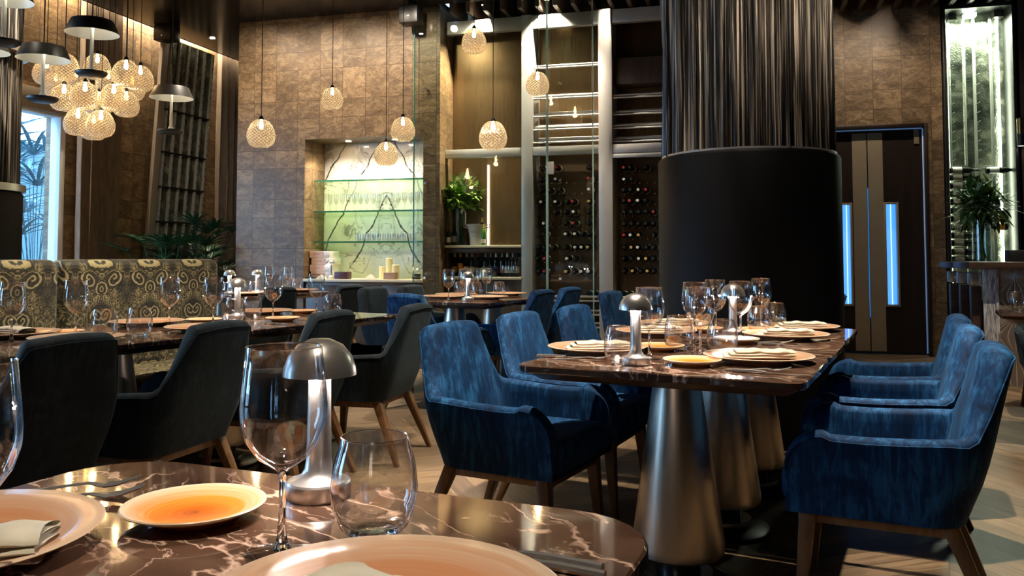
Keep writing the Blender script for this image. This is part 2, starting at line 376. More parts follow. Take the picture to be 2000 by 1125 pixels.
def plate(name, cen, mid, rim, R):
    g = G(name); X, Y, Z = g.xyz(g.obj())
    r = g.m('DIVIDE', g.m('SQRT', g.m('ADD', g.m('MULTIPLY', X, X), g.m('MULTIPLY', Y, Y))), R)
    an = g.m('ARCTAN2', Y, X)
    w = g.noise(g.comb(g.m('MULTIPLY', r, 16.0), g.m('MULTIPLY', g.m('SINE', an), 0.35), g.m('MULTIPLY', g.m('COSINE', an), 0.35)), 1.0, 5, 0, 0.7)
    f = g.m('ADD', r, g.m('MULTIPLY', g.m('SUBTRACT', w, 0.5), 0.55))
    c = g.ramp(f, (0.0, tuple(x*0.55 for x in cen)), (0.16, cen), (0.64, mid), (0.86, tuple((a+b)/2 for a, b in zip(mid, rim))), (0.97, rim))
    g.p(col=c, rough=0.2, spec=0.35, coat=0.05); M[name] = g.mat
plate('peach_glaze', (0.46, 0.15, 0.05), (0.54, 0.26, 0.13), (0.62, 0.47, 0.34), 0.185)
plate('orange_glaze', (0.58, 0.13, 0.012), (0.68, 0.25, 0.035), (0.72, 0.58, 0.42), 0.095)
thin_glass('drinking_glass', (0.975, 0.975, 0.97), 1.5, 0.0, 2.2, 0.5)
thin_glass('pane_glass', (0.90, 0.93, 0.90), 1.5, 0.0, 1.0)
thin_glass('window_glass', (0.93, 0.97, 1.0), 1.45, 0.0, 1.0)
thin_glass('vase_glass', (0.86, 0.90, 0.86), 1.5, 0.0, 1.3)
g = G('solid_glass'); gg = g.n('BsdfGlass'); gg.inputs['IOR'].default_value = 1.5; g.nt.links.new(gg.outputs[0], g.out.inputs[0]); M['solid_glass'] = g.mat
thin_glass('green_shelf_glass', (0.80, 0.93, 0.78), 1.5, 0.0, 1.0)
g = G('green_edge'); g.p(col=(0.02, 0.12, 0.07), rough=0.08, spec=0.7); M['green_edge'] = g.mat
g = G('pane_edge'); g.p(col=(0.26, 0.42, 0.36), rough=0.15, spec=0.6); M['pane_edge'] = g.mat
# patterned amber glass of the pendants
def amber():
    g = G('cut_amber_glass'); X, Y, Z = g.xyz(g.obj()); an = g.m('ARCTAN2', Y, X)
    u = g.m('MULTIPLY', an, 40 / (2 * math.pi)); v = g.m('MULTIPLY', Z, 78.0)
    p1 = g.m('ABSOLUTE', g.m('SINE', g.m('MULTIPLY', g.m('ADD', u, v), math.pi / 2))); p2 = g.m('ABSOLUTE', g.m('SINE', g.m('MULTIPLY', g.m('SUBTRACT', u, v), math.pi / 2)))
    h = g.m('MULTIPLY', p1, p2); line = g.ramp(h, (0.10, 1.0), (0.42, 0.0))
    bp = g.n('Bump'); g.set(bp.inputs['Height'], h); bp.inputs['Strength'].default_value = 0.9; bp.inputs['Distance'].default_value = 0.01
    tr = g.n('BsdfTransparent'); g.set(tr.inputs[0], g.mix(line, (0.92, 0.83, 0.68), (0.40, 0.285, 0.155)))
    gl = g.n('BsdfGlossy'); gl.inputs['Roughness'].default_value = 0.18; gl.inputs['Color'].default_value = (1.0, 0.93, 0.80, 1); g.nt.links.new(bp.outputs[0], gl.inputs['Normal'])
    tl = g.n('BsdfTranslucent'); tl.inputs[0].default_value = (0.9, 0.80, 0.62, 1); g.nt.links.new(bp.outputs[0], tl.inputs['Normal'])
    em = g.n('Emission'); g.set(em.inputs[0], g.mix(line, (1.0, 0.74, 0.44), (0.5, 0.32, 0.16))); em.inputs[1].default_value = 0.05
    a1 = g.n('MixShader'); a1.inputs[0].default_value = 0.09; g.nt.links.new(tr.outputs[0], a1.inputs[1]); g.nt.links.new(tl.outputs[0], a1.inputs[2])
    a2 = g.n('MixShader'); fr = g.n('LayerWeight'); fr.inputs[0].default_value = 0.25; g.nt.links.new(bp.outputs[0], fr.inputs['Normal']); g.nt.links.new(fr.outputs['Facing'], a2.inputs[0]); g.nt.links.new(a1.outputs[0], a2.inputs[1]); g.nt.links.new(gl.outputs[0], a2.inputs[2])
    a3 = g.n('AddShader'); g.nt.links.new(a2.outputs[0], a3.inputs[0]); g.nt.links.new(em.outputs[0], a3.inputs[1])
    g.nt.links.new(a3.outputs[0], g.out.inputs[0]); M['cut_amber_glass'] = g.mat
amber()
lamp_mat('bulb_glow', (1.0, 0.76, 0.45), 22)
lamp_mat('led_white', (1.0, 0.86, 0.76), 9)
lamp_mat('led_cabinet', (0.93, 1.0, 0.78), 11)
plain('pale_rail', (0.62, 0.66, 0.58), 0.25, met=0.3)
lamp_mat('led_blue', (0.015, 0.26, 0.9), 0.42)
lamp_mat('led_blue_dim', (0.12, 0.36, 0.8), 0.07)
lamp_mat('led_blue_white', (0.5, 0.78, 1.0), 0.6)
lamp_mat('downlight_glow', (1.0, 0.80, 0.52), 40)
lamp_mat('shade_inner_light', (1.0, 0.93, 0.75), 3)
def leafm(name, c0, c1):
    g = G(name); n = g.noise(g.obj(), 14, 3)
    g.p(col=g.ramp(n, (0.3, c0), (0.7, c1)), rough=0.35, spec=0.4); M[name] = g.mat
leafm('bouquet_leaves', (0.05, 0.14, 0.015), (0.24, 0.42, 0.07)); leafm('palm_leaves', (0.006, 0.035, 0.016), (0.03, 0.11, 0.055))
leafm('dark_leaves', (0.02, 0.07, 0.01), (0.12, 0.23, 0.045)); leafm('outdoor_fronds', (0.03, 0.10, 0.12), (0.16, 0.32, 0.37))  # outdoor fronds: cyan daylight is put into the leaf colour
plain('pale_petal', (0.72, 0.74, 0.50), 0.5)
plain('bottle_glass', (0.006, 0.010, 0.006), 0.08, spec=0.6)
plain('bottle_green', (0.05, 0.16, 0.02), 0.08, spec=0.6)
for n_, c_ in dict(red=(0.5, 0.03, 0.03), white=(0.75, 0.72, 0.66), cream=(0.72, 0.64, 0.45), orange=(0.85, 0.30, 0.03), amber=(0.8, 0.42, 0.05), grey=(0.4, 0.4, 0.38), blue=(0.05, 0.08, 0.25), rose=(0.55, 0.2, 0.2), gold=(0.62, 0.42, 0.10), black=(0.012, 0.012, 0.012), tan=(0.42, 0.28, 0.18), maroon=(0.07, 0.022, 0.03), boxpaper=(0.72, 0.48, 0.36), candle=(0.85, 0.78, 0.42), bucket=(0.78, 0.74, 0.66), yellow=(0.75, 0.55, 0.12)).items():
    plain('paint_' + n_, c_, 0.45)
def mirrorback():
    g = G('hammered_backing'); V = g.pos(); n = g.noise(V, 60, 3); n2 = g.noise(V, 5, 5, 1.0)
    g.p(col=g.ramp(n2, (0.35, (0.02, 0.025, 0.018)), (0.55, (0.10, 0.11, 0.085)), (0.75, (0.36, 0.36, 0.28))), rough=0.3, met=0.4); g.bump(n, 0.8, 0.01); M['hammered_backing'] = g.mat
mirrorback()
def wavy():
    g = G('wavy_panel'); X, Y, Z = g.xyz(g.obj())
    s1 = g.m('MULTIPLY', g.m('SINE', g.m('MULTIPLY', Z, 2 * math.pi / 0.34)), 0.055)
    pu = g.m('PINGPONG', g.m('ADD', X, 0.0), 0.11)
    u = g.m('DIVIDE', pu, g.m('ADD', 0.075, s1))
    f = g.m('ABSOLUTE', g.m('SINE', g.m('MULTIPLY', u, 7.0)))
    g.p(col=g.ramp(f, (0.0, (0.62, 0.58, 0.54)), (0.4, (0.24, 0.19, 0.15))), rough=0.35, met=0.2); g.bump(f, 0.5, 0.01); M['wavy_panel'] = g.mat
wavy()
def streaky():
    g = G('streaked_panel'); X, Y, Z = g.xyz(g.obj())
    n = g.noise(g.comb(g.m('MULTIPLY', X, 60.0), g.m('MULTIPLY', Y, 60.0), g.m('MULTIPLY', Z, 7.0)), 1.0, 4, 1.5)
    g.p(col=g.ramp(n, (0.38, (0.22, 0.21, 0.21)), (0.6, (0.75, 0.74, 0.73))), rough=0.35); g.bump(n, 0.5, 0.006); M['streaked_panel'] = g.mat
streaky()

# ------------------------------------------------------------------ the room
CEIL = 4.03
XL, XR, YB = -7.38, 4.2, -4.2
floor = struct(MB().box(XL - 0.3, XR + 0.3, YB - 0.3, 13.2, -0.1, 0).build('floor', M['chevron_oak'], smooth=False))
ceiling = struct(MB().box(XL + 0.17, XR + 0.3, YB - 0.3, 9.02, CEIL, CEIL + 0.08).box(XL + 0.17, -3.34, 9.02, 13.2, CEIL, CEIL + 0.08).box(-3.34, XR + 0.3, 9.02, 13.2, CEIL + 0.16, CEIL + 0.24).box(-3.34, XR + 0.3, 8.96, 9.04, CEIL + 0.06, CEIL + 0.24).build('ceiling', M['dark_ceiling'], smooth=False))
struct(MB().box(XL - 0.3, XL + 0.2, YB - 0.3, 13.2, CEIL + 0.22, CEIL + 0.30).box(XL + 0.17, XL + 0.2, YB, 13.2, CEIL, CEIL + 0.25).build('trim_1', M['dark_ceiling'], smooth=False), 'recessed light cove along the left wall')
# left wall with window openings
wins = [(5.35, 7.785), (2.2, 4.7), (-0.6, 0.4)]
def wall_x(name, x0, x1, y0, y1, holes, zt, mat):
    b = MB(); ys = y0
    for h0, h1 in sorted(holes):
        b.box(x0, x1, ys, h0, 0, CEIL + 0.22); b.box(x0, x1, h0, h1, zt, CEIL + 0.22); ys = h1
    b.box(x0, x1, ys, y1, 0, CEIL + 0.22)
    return struct(b.build(name, mat, smooth=False))
wall_x('wall_left', XL - 0.28, XL, YB, 13.2, wins, 2.70, M['stone_tiles'])
for i, (h0, h1) in enumerate(wins):
    w = bpy.data.objects.new('window_%d' % (i + 1), None); COL.objects.link(w); w.location = (XL - 0.2, (h0 + h1) / 2, 0); struct(w, 'tall window in the left wall')
    c = (h1 - h0) / 2
    MB().box(0.06, 0.198, c - 0.075, c, 0, 2.70).box(0.06, 0.198, -c, -c + 0.06, 0, 2.70).box(0.06, 0.198, -c + 0.06, c - 0.075, 2.675, 2.70).box(0.06, 0.198, -c + 0.06, c - 0.075, 0, 0.06).build('window_frame', M['window_frame_white'], w, bevel=0.004)
    MB().box(0.15, 0.158, -c + 0.06, c - 0.075, 0.06, 2.675).build('window_pane', M['window_glass'], w, smooth=False)
struct(MB().box(XL, XL + 0.05, 5.2, 7.80, 2.70, 2.94).build('trim_2', M['header_grey'], bevel=0.004), 'grey header board above the window')
# feature wall with the bar niche
FY = 9.08
NX0, NX1, NZ0, NZ1 = -5.075, -3.54, 0.0, 2.525
FX0, FX1 = -6.01, -3.335
b = MB()
b.box(FX0, NX0, FY, 9.62, 0, CEIL); b.box(NX0, NX1, FY, 9.62, NZ1, CEIL); b.box(NX1, FX1, FY, 9.62, 0, CEIL)
b.box(FX0, FX1, 9.62, 9.9, 0, CEIL)
struct(b.build('wall_front', M['stone_tiles'], smooth=False), 'brown stone feature wall with the bar niche')
struct(MB().box(NX0, NX1, 9.585, 9.62, 0.80, NZ1).build('trim_3', M['veined_white_marble'], smooth=False), 'bookmatched white marble back of the bar niche')
struct(MB().box(FX1, XR, 9.72, 10.0, 0, CEIL + 0.2).build('wall_back', M['dark_wall'], smooth=False))
# door wall
DY = 10.2; DX0, DX1, DZ = 0.845, 2.025, 2.56
# (the wine wall ends behind the pillar; the stone wall with the doors steps back beyond it)
bpy.data.objects.remove(bpy.data.objects['wall_back'])
struct(MB().box(FX1, -0.35, 9.72, 9.9, 0, CEIL + 0.2).box(-0.45, -0.35, 9.0, 9.72, 0, CEIL + 0.2).box(-0.45, -0.35, 9.72, DY + 0.3, 0, CEIL + 0.2).build('wall_back', M['stone_tiles'], smooth=False), 'wall behind the wine display')
struct(MB().box(-0.35, DX0 - 0.03, DY, DY + 0.3, 0, CEIL + 0.2).box(DX0 - 0.03, DX1 + 0.03, DY, DY + 0.3, DZ + 0.04, CEIL + 0.2).box(DX1 + 0.03, 2.215, DY, DY + 0.3, 0, CEIL + 0.2).build('wall_door', M['stone_tiles'], smooth=False), 'brown stone wall around the double doors')
struct(MB().box(2.215, XR, DY + 0.32, DY + 0.5, 0, CEIL + 0.2).box(2.98, XR, DY - 0.05, DY + 0.32, 0, CEIL + 0.2).box(-0.45, 2.215, DY + 0.3, DY + 0.5, 0, CEIL + 0.2).build('wall_far', M['cabinet_veneer'], smooth=False))
struct(MB().box(XR, XR + 0.2, YB, 10.7, 0, CEIL + 0.2).build('wall_right', M['dark_wall'], smooth=False))
struct(MB().box(XL - 0.28, XR, YB - 0.2, YB, 0, CEIL + 0.3).build('wall_rear', M['dark_wall'], smooth=False))
struct(MB().box(XL - 0.28, FX0, 13.0, 13.2, 0, CEIL + 0.3).box(FX0, FX0 + 0.1, 9.9, 13.2, 0, CEIL + 0.3).build('wall_alcove', M['dark_wall'], smooth=False))
# ceiling baffles above the wine wall and before the door wall
k = 4
for i in range(20):
    x = -3.22 + i * 0.205
    struct(MB().box(x, x + 0.05, 9.06 if x < -0.5 else 9.3, 9.62 if x < -0.5 else 10.15, CEIL - 0.10, CEIL + 0.15).build('trim_%d' % k, M['cabinet_veneer'], bevel=0.003)); k += 1
for i in range(17):
    x = 0.95 + i * 0.19
    struct(MB().box(x, x + 0.05, 9.2, 10.15, CEIL - 0.13, CEIL + 0.15).build('trim_%d' % k, M['cabinet_veneer'], bevel=0.003)); k += 1

# ------------------------------------------------------------------ doors
for i, (x0, x1, sx0, sx1, gx0, gx1) in enumerate(((DX0, 1.434, 1.275, 1.43, 1.12, 1.265), (1.438, DX1, 1.442, 1.60, 1.60, 1.755))):
    d = bpy.data.objects.new('door_%d' % (i + 1), None); COL.objects.link(d); d.location = ((x0 + x1) / 2, DY + 0.09, 0)
    struct(d, 'dark door leaf with steel strip and narrow blue lit vision panel'); cx = (x0 + x1) / 2
    g0, g1, z0, z1 = gx0 - cx + 0.022, gx1 - cx - 0.022, 0.56, 1.70
    MB().box(x0 - cx + 0.004, g0, 0, 0.05, 0.02, DZ - 0.02).box(g1, x1 - cx - 0.002, 0, 0.05, 0.02, DZ - 0.02).box(g0, g1, 0, 0.05, 0.02, z0).box(g0, g1, 0, 0.05, z1, DZ - 0.02).build('door_leaf', M['door_veneer'], d, smooth=False)
    MB().box(sx0 - cx, sx1 - cx, -0.006, -0.0005, 0.03, DZ - 0.04).build('steel_strip', M['door_steel'], d)
    MB().box(g0 - 0.022, g0, -0.018, 0.01, z0 - 0.022, z1 + 0.022).box(g1, g1 + 0.022, -0.018, 0.01, z0 - 0.022, z1 + 0.022).box(g0, g1, -0.018, 0.01, z0 - 0.022, z0).box(g0, g1, -0.018, 0.01, z1, z1 + 0.022).build('vision_frame', M['door_steel'], d, bevel=0.003)
    MB().box(g0, g1, 0.012, 0.02, z0, z1).build('vision_glass', M['window_glass'], d, smooth=False)
struct(MB().box(DX0 - 0.03, DX0, DY - 0.02, DY + 0.15, 0, DZ + 0.04).box(DX1, DX1 + 0.03, DY - 0.02, DY + 0.15, 0, DZ + 0.04).box(DX0, DX1, DY - 0.02, DY + 0.15, DZ, DZ + 0.04).build('trim_%d' % k, M['door_veneer'], bevel=0.003), 'dark door frame'); k += 1
tag(MB().box(DX1 - 0.012, DX1 - 0.002, DY + 0.06, DY + 0.075, 0.02, DZ - 0.01).box(DX0, DX1 - 0.012, DY + 0.06, DY + 0.075, DZ - 0.012, DZ - 0.002).build('door_light_strip', M['led_blue_dim']), 'thin blue light strip edging the frame of the double doors', 'light')
tag(MB().box(1.93, 1.985, DY + 0.07, DY + 0.085, 2.38, 2.54).build('door_plate', M['door_steel'], bevel=0.002), 'small pale plate high on the right door leaf', 'plate')
tag(MB().box(DX0 + 0.03, DX1 - 0.03, DY + 0.24, DY + 0.26, 0.4, 1.9).build('corridor_light', M['led_blue']), 'blue lit corridor panel seen through the slits of the double doors', 'light')
for x, w_ in ((1.215, 'left'), (1.69, 'right')): tag(MB().box(x - 0.005, x + 0.005, DY + 0.19, DY + 0.205, 0.4, 1.9).build('light_tube', M['led_blue_white']), 'pale blue glowing streak added behind the %s door slit' % w_, 'light')  # glowing line added for the pale streak in each slit

# ------------------------------------------------------------------ bar niche
bc = thing('bar_cabinet', 'dark brown low cabinet built into the bar niche under the counter', 'cabinet', (0, 0, 0))
MB().box(NX0 + 0.002, NX1 - 0.002, FY + 0.03, 9.58, 0, 0.80).build('cabinet_body', M['cabinet_veneer'], bc, bevel=0.003)
for i in range(3):
    x0 = NX0 + 0.03 + i * 0.50
    MB().box(x0, x0 + 0.475, FY + 0.008, FY + 0.03, 0.08, 0.765).build('cabinet_door', M['cabinet_veneer'], bc, bevel=0.004)
tag(MB().box(NX0 + 0.001, NX1 - 0.001, FY - 0.02, 9.583, 0.801, 0.835).build('bar_counter', M['paint_cream'], bevel=0.005), 'cream stone counter of the bar niche', 'counter')
CT = 0.8355
SHZ = (2.045, 1.665, 1.29)
for z, w in zip(SHZ, ('top', 'middle', 'bottom')):
    t = thing('glass_shelf', '%s green glass shelf across the marble bar niche' % w, 'shelf', ((NX0 + NX1) / 2, 9.45, z), 0, 'glass shelves in the bar niche')
    h = (NX1 - NX0) / 2 - 0.003
    MB().box(-h, h, -0.128, 0.128, -0.0198, 0).build('shelf_panel', M['green_shelf_glass'], t, smooth=False)
    MB().box(-h, h, -0.131, -0.128, -0.020, 0.0002).build('shelf_edge', M['green_edge'], t, smooth=False)
    for sx in (-h + 0.02, h - 0.02):
        for sy in (-0.10, 0.10): MB().tube([(sx - 0.018 * (1 if sx < 0 else -1), sy, -0.028), (sx + 0.02 * (1 if sx < 0 else -1), sy, -0.028)], 0.007, 8).build('shelf_peg', M['chrome'], t)
# stemware on the shelves
def flute():
    p = [(0.0, 0.0), (0.032, 0.0), (0.030, 0.003), (0.006, 0.009), (0.004, 0.02), (0.004, 0.07), (0.012, 0.085), (0.026, 0.12), (0.031, 0.17), (0.028, 0.215)]
    q = [(0.026, 0.215), (0.029, 0.17), (0.024, 0.122), (0.010, 0.09), (0.0, 0.087)]
    return MB().lathe(p + q, 14)
fl = tag(flute().build('champagne_flute', M['drinking_glass']), 'x', 'glass', 'glasses on the middle shelf of the bar niche'); FL = Stamp(fl)
xs = [-4.98 + i * 0.083 for i in range(17)]
for i, x in enumerate(xs): FL((x, 9.40, SHZ[1] + 0.0005), 0, 'clear stem glass on the middle glass shelf, %s from the left' % ORD[i])
tb = tag(MB().lathe([(0, 0), (0.026, 0), (0.03, 0.01), (0.035, 0.09), (0.033, 0.09), (0.027, 0.014), (0, 0.012)], 14).build('shelf_tumbler', M['drinking_glass']), 'x', 'glass', 'small glasses on the bottom shelf of the bar niche'); TBS = Stamp(tb)
for i in range(12): TBS((-4.50 + i * 0.066, 9.37, SHZ[2] + 0.0005), 0, 'small clear glass on the bottom glass shelf, %s from the left' % ORD[i])
# ------------------------------------------------------------------ things on the bar counter
def ct(px, py=541): return at(px, py, z=CT)
bx = thing('gift_box', 'x', 'box', (0, 0, 0), 0, 'white and pink boxes stacked on the bar counter')
MB().box(-0.13, 0.13, -0.03, 0.25, 0, 0.083).build('box_body', M['white_porcelain'], bx, bevel=0.003)
MB().box(-0.128, 0.06, -0.0335, -0.0305, 0.002, 0.080).build('box_label', M['paint_boxpaper'], bx, smooth=False)
cu = bpy.data.curves.new('lettering', 'FONT'); cu.body = 'L M A I'; cu.size = 0.026; cu.align_x = 'CENTER'
to = bpy.data.objects.new('t', cu); me = bpy.data.meshes.new_from_object(to); bpy.data.objects.remove(to)
lt = link('lettering', me, M['paint_maroon'], bx); lt.location = (-0.03, -0.0342, 0.035); lt.rotation_euler = (R_(90), 0, 0)
BX = Stamp(bx)
for i, (dx, w) in enumerate(((0.015, 'lowest'), (0.0, 'second from the bottom'), (0.02, 'third from the bottom'), (-0.005, 'topmost'))):
    BX((-4.93 + dx, 9.24, CT + 0.0005 + i * 0.0838), R_(2), 'white box with pink lettered end, %s in the bar counter stack' % w)
for px, w, h, lab in ((746, 0.075, 0.15, 'short yellow pillar candle, left of the three on the bar counter'), (760, 0.085, 0.25, 'tall yellow pillar candle in the middle of the three'), (772.5, 0.09, 0.17, 'thick yellow pillar candle right of the tall one')):
    p = at(px, 541, Y=9.36 if px < 770 else 9.28); t = thing('pillar_candle', lab, 'candle', (p.x, p.y, CT + 0.0005), 0, 'pillar candles on the bar counter')
    MB().lathe([(0, 0), (w / 2, 0), (w / 2, h - 0.006), (w / 2 - 0.006, h), (w / 2 - 0.02, h - 0.006), (0, h - 0.008)], 20).build('wax', M['paint_candle'], t)
    MB().tube([(0, 0, h - 0.008), (0.002, 0, h + 0.012)], 0.0015, 5).build('wick', M['paint_black'], t)
p = ct(734); tag(MB().box(-0.085, 0.085, -0.02, 0.1, 0, 0.085).build('menu_box', M['paint_maroon'], bevel=0.003, loc=(p.x, 9.12, CT + 0.0005)), 'dark maroon box beside the tan stack of menus on the bar counter', 'box')
for i in range(5):
    tag(MB().box(-0.07, 0.07, -0.05, 0.06, 0, 0.0155).build('menu', M['paint_tan'], bevel=0.002, loc=(-3.975 + 0.002 * (i % 2), 9.16, CT + 0.0005 + i * 0.016)), 'tan bound menu right of the maroon box, %s in its pile' % ('lowest', 'second from the bottom', 'middle one', 'second from the top', 'topmost')[i], 'menu', 'pile of tan menus on the bar counter')
p = ct(668); tr = tag(MB().prism([(0.14*math.cos(a*math.pi/12), 0.05*math.sin(a*math.pi/12)) for a in range(24)], 0, 0.02).build('serving_tray', M['paint_black'], bevel=0.004, loc=(p.x, 9.17, CT + 0.0005)), 'oval black tray on the bar counter in front of the boxes', 'tray')
def clothpile(w, d, h, seed):
    rnd = random.Random(seed); rows = []
    for i in range(9):
        rows.append([(-w + 2*w*i/8, -d + 2*d*j/8, max(0.0, h*math.sin(math.pi*i/8)*math.sin(math.pi*j/8)*(0.6+0.5*rnd.random()))) for j in range(9)])
    return MB().grid(rows)
for px, w, lab, s in ((644, 0.09, 'white folded cloth left of the black tray on the bar counter', 1), (692, 0.07, 'white folded cloth right of the black tray on the bar counter', 2), (791, 0.07, 'white crumpled cloth right of the candles on the bar counter', 3)):
    p = ct(px); tag(clothpile(w, 0.05, 0.055, s).build('folded_cloth', M['napkin_linen'], loc=(p.x, 9.14, CT + 0.0005)), lab, 'cloth')
t = thing('dish_stack', 'stack of dark dishes at the right end of the bar counter', 'dishes', (at(813, 541, Y=9.2).x, 9.2, CT + 0.0005))
for i in range(5): MB().lathe([(0, 0), (0.04, 0), (0.062, 0.012), (0.060, 0.013), (0.04, 0.004), (0, 0.004)], 20, (0.004*(i % 2), 0, i * 0.014)).build('dish', M['paint_black'] if i % 2 else M['paint_grey'], t)

# ------------------------------------------------------------------ wine wall
WY = 9.25
PX = ((-2.402, -2.270), (-1.507, -1.350), (-0.60, -0.46))
wf = thing('wine_wall_frame', 'brushed steel frame of the tall wine display in three bays', 'frame', (0, 0, 0))
for x0, x1 in PX: MB().box(x0, x1, WY, 9.70, 0, 3.90).build('post', M['frame_steel'], wf, bevel=0.006)
for x0, x1 in ((-3.332, PX[0][0]), (PX[0][1], PX[1][0]), (PX[1][1], PX[2][0])):
    MB().box(x0, x1, WY + 0.01, WY + 0.09, 3.735, 3.89).build('top_rail', M['frame_steel'], wf, bevel=0.004)
    MB().box(x0, x1, WY + 0.01, WY + 0.09, 2.26, 2.36).build('middle_rail', M['frame_steel'], wf, bevel=0.004)
for i, (x0, x1, y) in enumerate(((-3.332, PX[0][0], 9.53), (PX[0][1], PX[1][0], 9.62), (PX[1][1], PX[2][0], 9.62))):
    MB().box(x0, x1, y, y + 0.03, 1.236 if i == 0 else 2.26, 3.95).build('back_panel', M['bronze_panel'], wf, smooth=False)['label'] = 'brushed bronze panel'
    if i: MB().box(x0, x1, y, y + 0.03, 0.0, 2.26).build('back_panel', M['shaded_bronze'], wf, smooth=False)['label'] = 'bronze panel behind the bottles, their shade put into its colour'  # lower panel: bottle shadows are put into a darker bronze
# chrome rails of the upper racks
def rack(x0, x1, zs, lab):
    t = thing('bottle_rail_rack', lab, 'rack', (0, 0, 0))
    for z in zs:
        for y, dz in ((WY + 0.05, 0), (WY + 0.09, 0.035), (WY + 0.26, 0.075)):
            MB().tube([(x0, y, z + dz), (x1, y, z + dz)], 0.0105, 10).build('rail', M['rail_steel'], t)
        for x in (x0 + 0.02,):
            MB().tube([(x, WY + 0.05, z), (x, WY + 0.27, z + 0.07)], 0.009, 8).build('side_bar', M['rail_steel'], t)
zz = [at(1100, y, Y=WY + 0.05).z for y in (131, 191, 226, 252, 277)]
rack(PX[0][1], PX[1][0], zz, 'chrome bottle rails in the upper part of the middle wine bay')
zz = [at(1240, y, Y=WY + 0.05).z for y in (189, 222, 249, 275)]
rack(PX[1][1], PX[2][0], zz, 'chrome bottle rails in the upper part of the wine bay beside the pillar')
MB().box(PX[1][1], PX[2][0], 9.35, 9.619, 3.05, 3.35).build('boxed_panel', M['cabinet_veneer'], wf, bevel=0.004)
MB().box(PX[1][1], PX[2][0], WY + 0.005, WY + 0.03, 2.205, 2.25).build('lower_strip', M['frame_steel'], wf, bevel=0.003)
# lying bottles
def bottle_prof(): return [(0, 0), (0.034, 0), (0.037, 0.006), (0.037, 0.19), (0.033, 0.21), (0.018, 0.24), (0.0145, 0.255), (0.0145, 0.30)]
def lying(cap, lab_mat):
    t = thing('wine_bottle', 'x', 'bottle')
    rot = Matrix.Rotation(R_(90), 4, 'X'); tr = Matrix.Translation((0, 0.15, 0.037)) @ rot
    b = MB(); b.m = tr; b.lathe(bottle_prof() + [(0, 0.30)], 14); b.build('bottle_body', M['bottle_glass'], t)
    b = MB(); b.m = tr; b.lathe([(0.0153, 0.235 + 0.01), (0.0155, 0.302), (0, 0.303)], 12); b.build('capsule', M[cap], t)
    b = MB(); b.m = tr; b.lathe([(0.0375, 0.06), (0.0375, 0.14)], 14); b.build('label_band', M[lab_mat], t)
    return t
LY = {c: Stamp(lying(c, l)) for c, l in (('paint_red', 'paint_white'), ('paint_white', 'paint_cream'), ('paint_black', 'paint_cream'), ('paint_gold', 'paint_white'))}
caps = ['paint_red', 'paint_white', 'paint_black', 'paint_black', 'paint_white', 'paint_black', 'paint_gold', 'paint_black']
rows2 = {327: (1056, 1086, 1148), 350: (1056, 1085, 1150), 371: (1056, 1072, 1091, 1150), 394: (1056, 1084, 1106, 1118, 1150), 414: (1084, 1104, 1119, 1148), 436: (1063, 1104, 1120, 1148), 457: (1062, 1104, 1122, 1136, 1150), 483: (1050, 1063, 1078, 1104, 1122, 1134, 1148), 505: (1049, 1063, 1108, 1122), 530: (1050, 1062, 1105, 1120, 1134, 1150)}
rows3 = {327: (1218, 1231, 1261), 350: (1218, 1232), 371: (1218, 1231, 1246, 1260), 392: (1218, 1230, 1246, 1260), 414: (1218, 1232, 1246, 1261, 1275), 437: (1218, 1232, 1246, 1261, 1275), 459: (1218, 1232, 1246, 1276), 483: (1218, 1232, 1246, 1262, 1276), 505: (1218, 1232, 1246, 1262, 1276), 529: (1219, 1236, 1250, 1263, 1276)}
for rows, bay, x0, x1 in ((rows2, 'middle', PX[0][1] + 0.03, PX[1][0] - 0.03), (rows3, 'right-hand', PX[1][1] + 0.04, PX[2][0] - 0.04)):
    pr_ = thing('peg_rack', 'rows of steel pegs holding bottles in the %s wine bay' % bay, 'rack')
    for ri, (y, xs) in enumerate(rows.items()):
        z = at(1100 if bay == 'middle' else 1240, y, Y=9.36).z - 0.037
        n = 9
        for i in range(n):
            x = x0 + (x1 - x0) * i / (n - 1)
            b = MB().tube([(x, 9.619, z - 0.008), (x, 9.345, z - 0.008)], 0.0045, 6); b.m = Matrix.Translation((x, 9.345, z - 0.008)); b.lathe([(0, -0.008), (0.006, -0.005), (0.008, 0), (0.006, 0.005), (0, 0.008)], 8)
            b.build('peg', M['brass'], pr_)
        for i, px in enumerate(xs):
            q = at(px, y, Y=9.33)
            LY[random.choice(caps)]((q.x, 9.455 + random.uniform(-0.01, 0.01), z), R_(random.uniform(-3, 3)), 'dark bottle in the %s wine bay, %s row from top, %s from left' % (bay, ORD[ri], ORD[i]), 'wine bottles lying on the pegs of the %s bay' % bay)
# low shelves of the two bays
for bay, x0, x1, pxs in (('middle', PX[0][1], PX[1][0], (1151, 1164)), ('right-hand', PX[1][1], PX[2][0], (1205, 1219, 1231, 1244))):
    for z, w in ((0.625, 'upper'), (0.47, 'second'), (0.33, 'third'), (0.16, 'lowest')):
        t = thing('pull_out_shelf', '%s low wooden pull-out shelf with steel lips in the %s wine bay' % (w, bay), 'shelf')
        MB().box(x0, x1, WY + 0.04, 9.618, z, z + 0.018).build('shelf_board', M['walnut'], t, bevel=0.002)
        for dz in (-0.028, 0.02): MB().box(x0, x1, WY + 0.02, WY + 0.04, z + dz, z + dz + 0.02).build('shelf_lip', M['frame_steel'], t, bevel=0.002)
    for i, px in enumerate(pxs):
        q = at(px, 566, Y=9.33); LY['paint_white']((q.x, 9.45, 0.6435), R_(180), 'bottle lying base first on a low shelf, %s wine bay, %s from left' % (bay, ORD[i]), 'bottles on the low shelves')
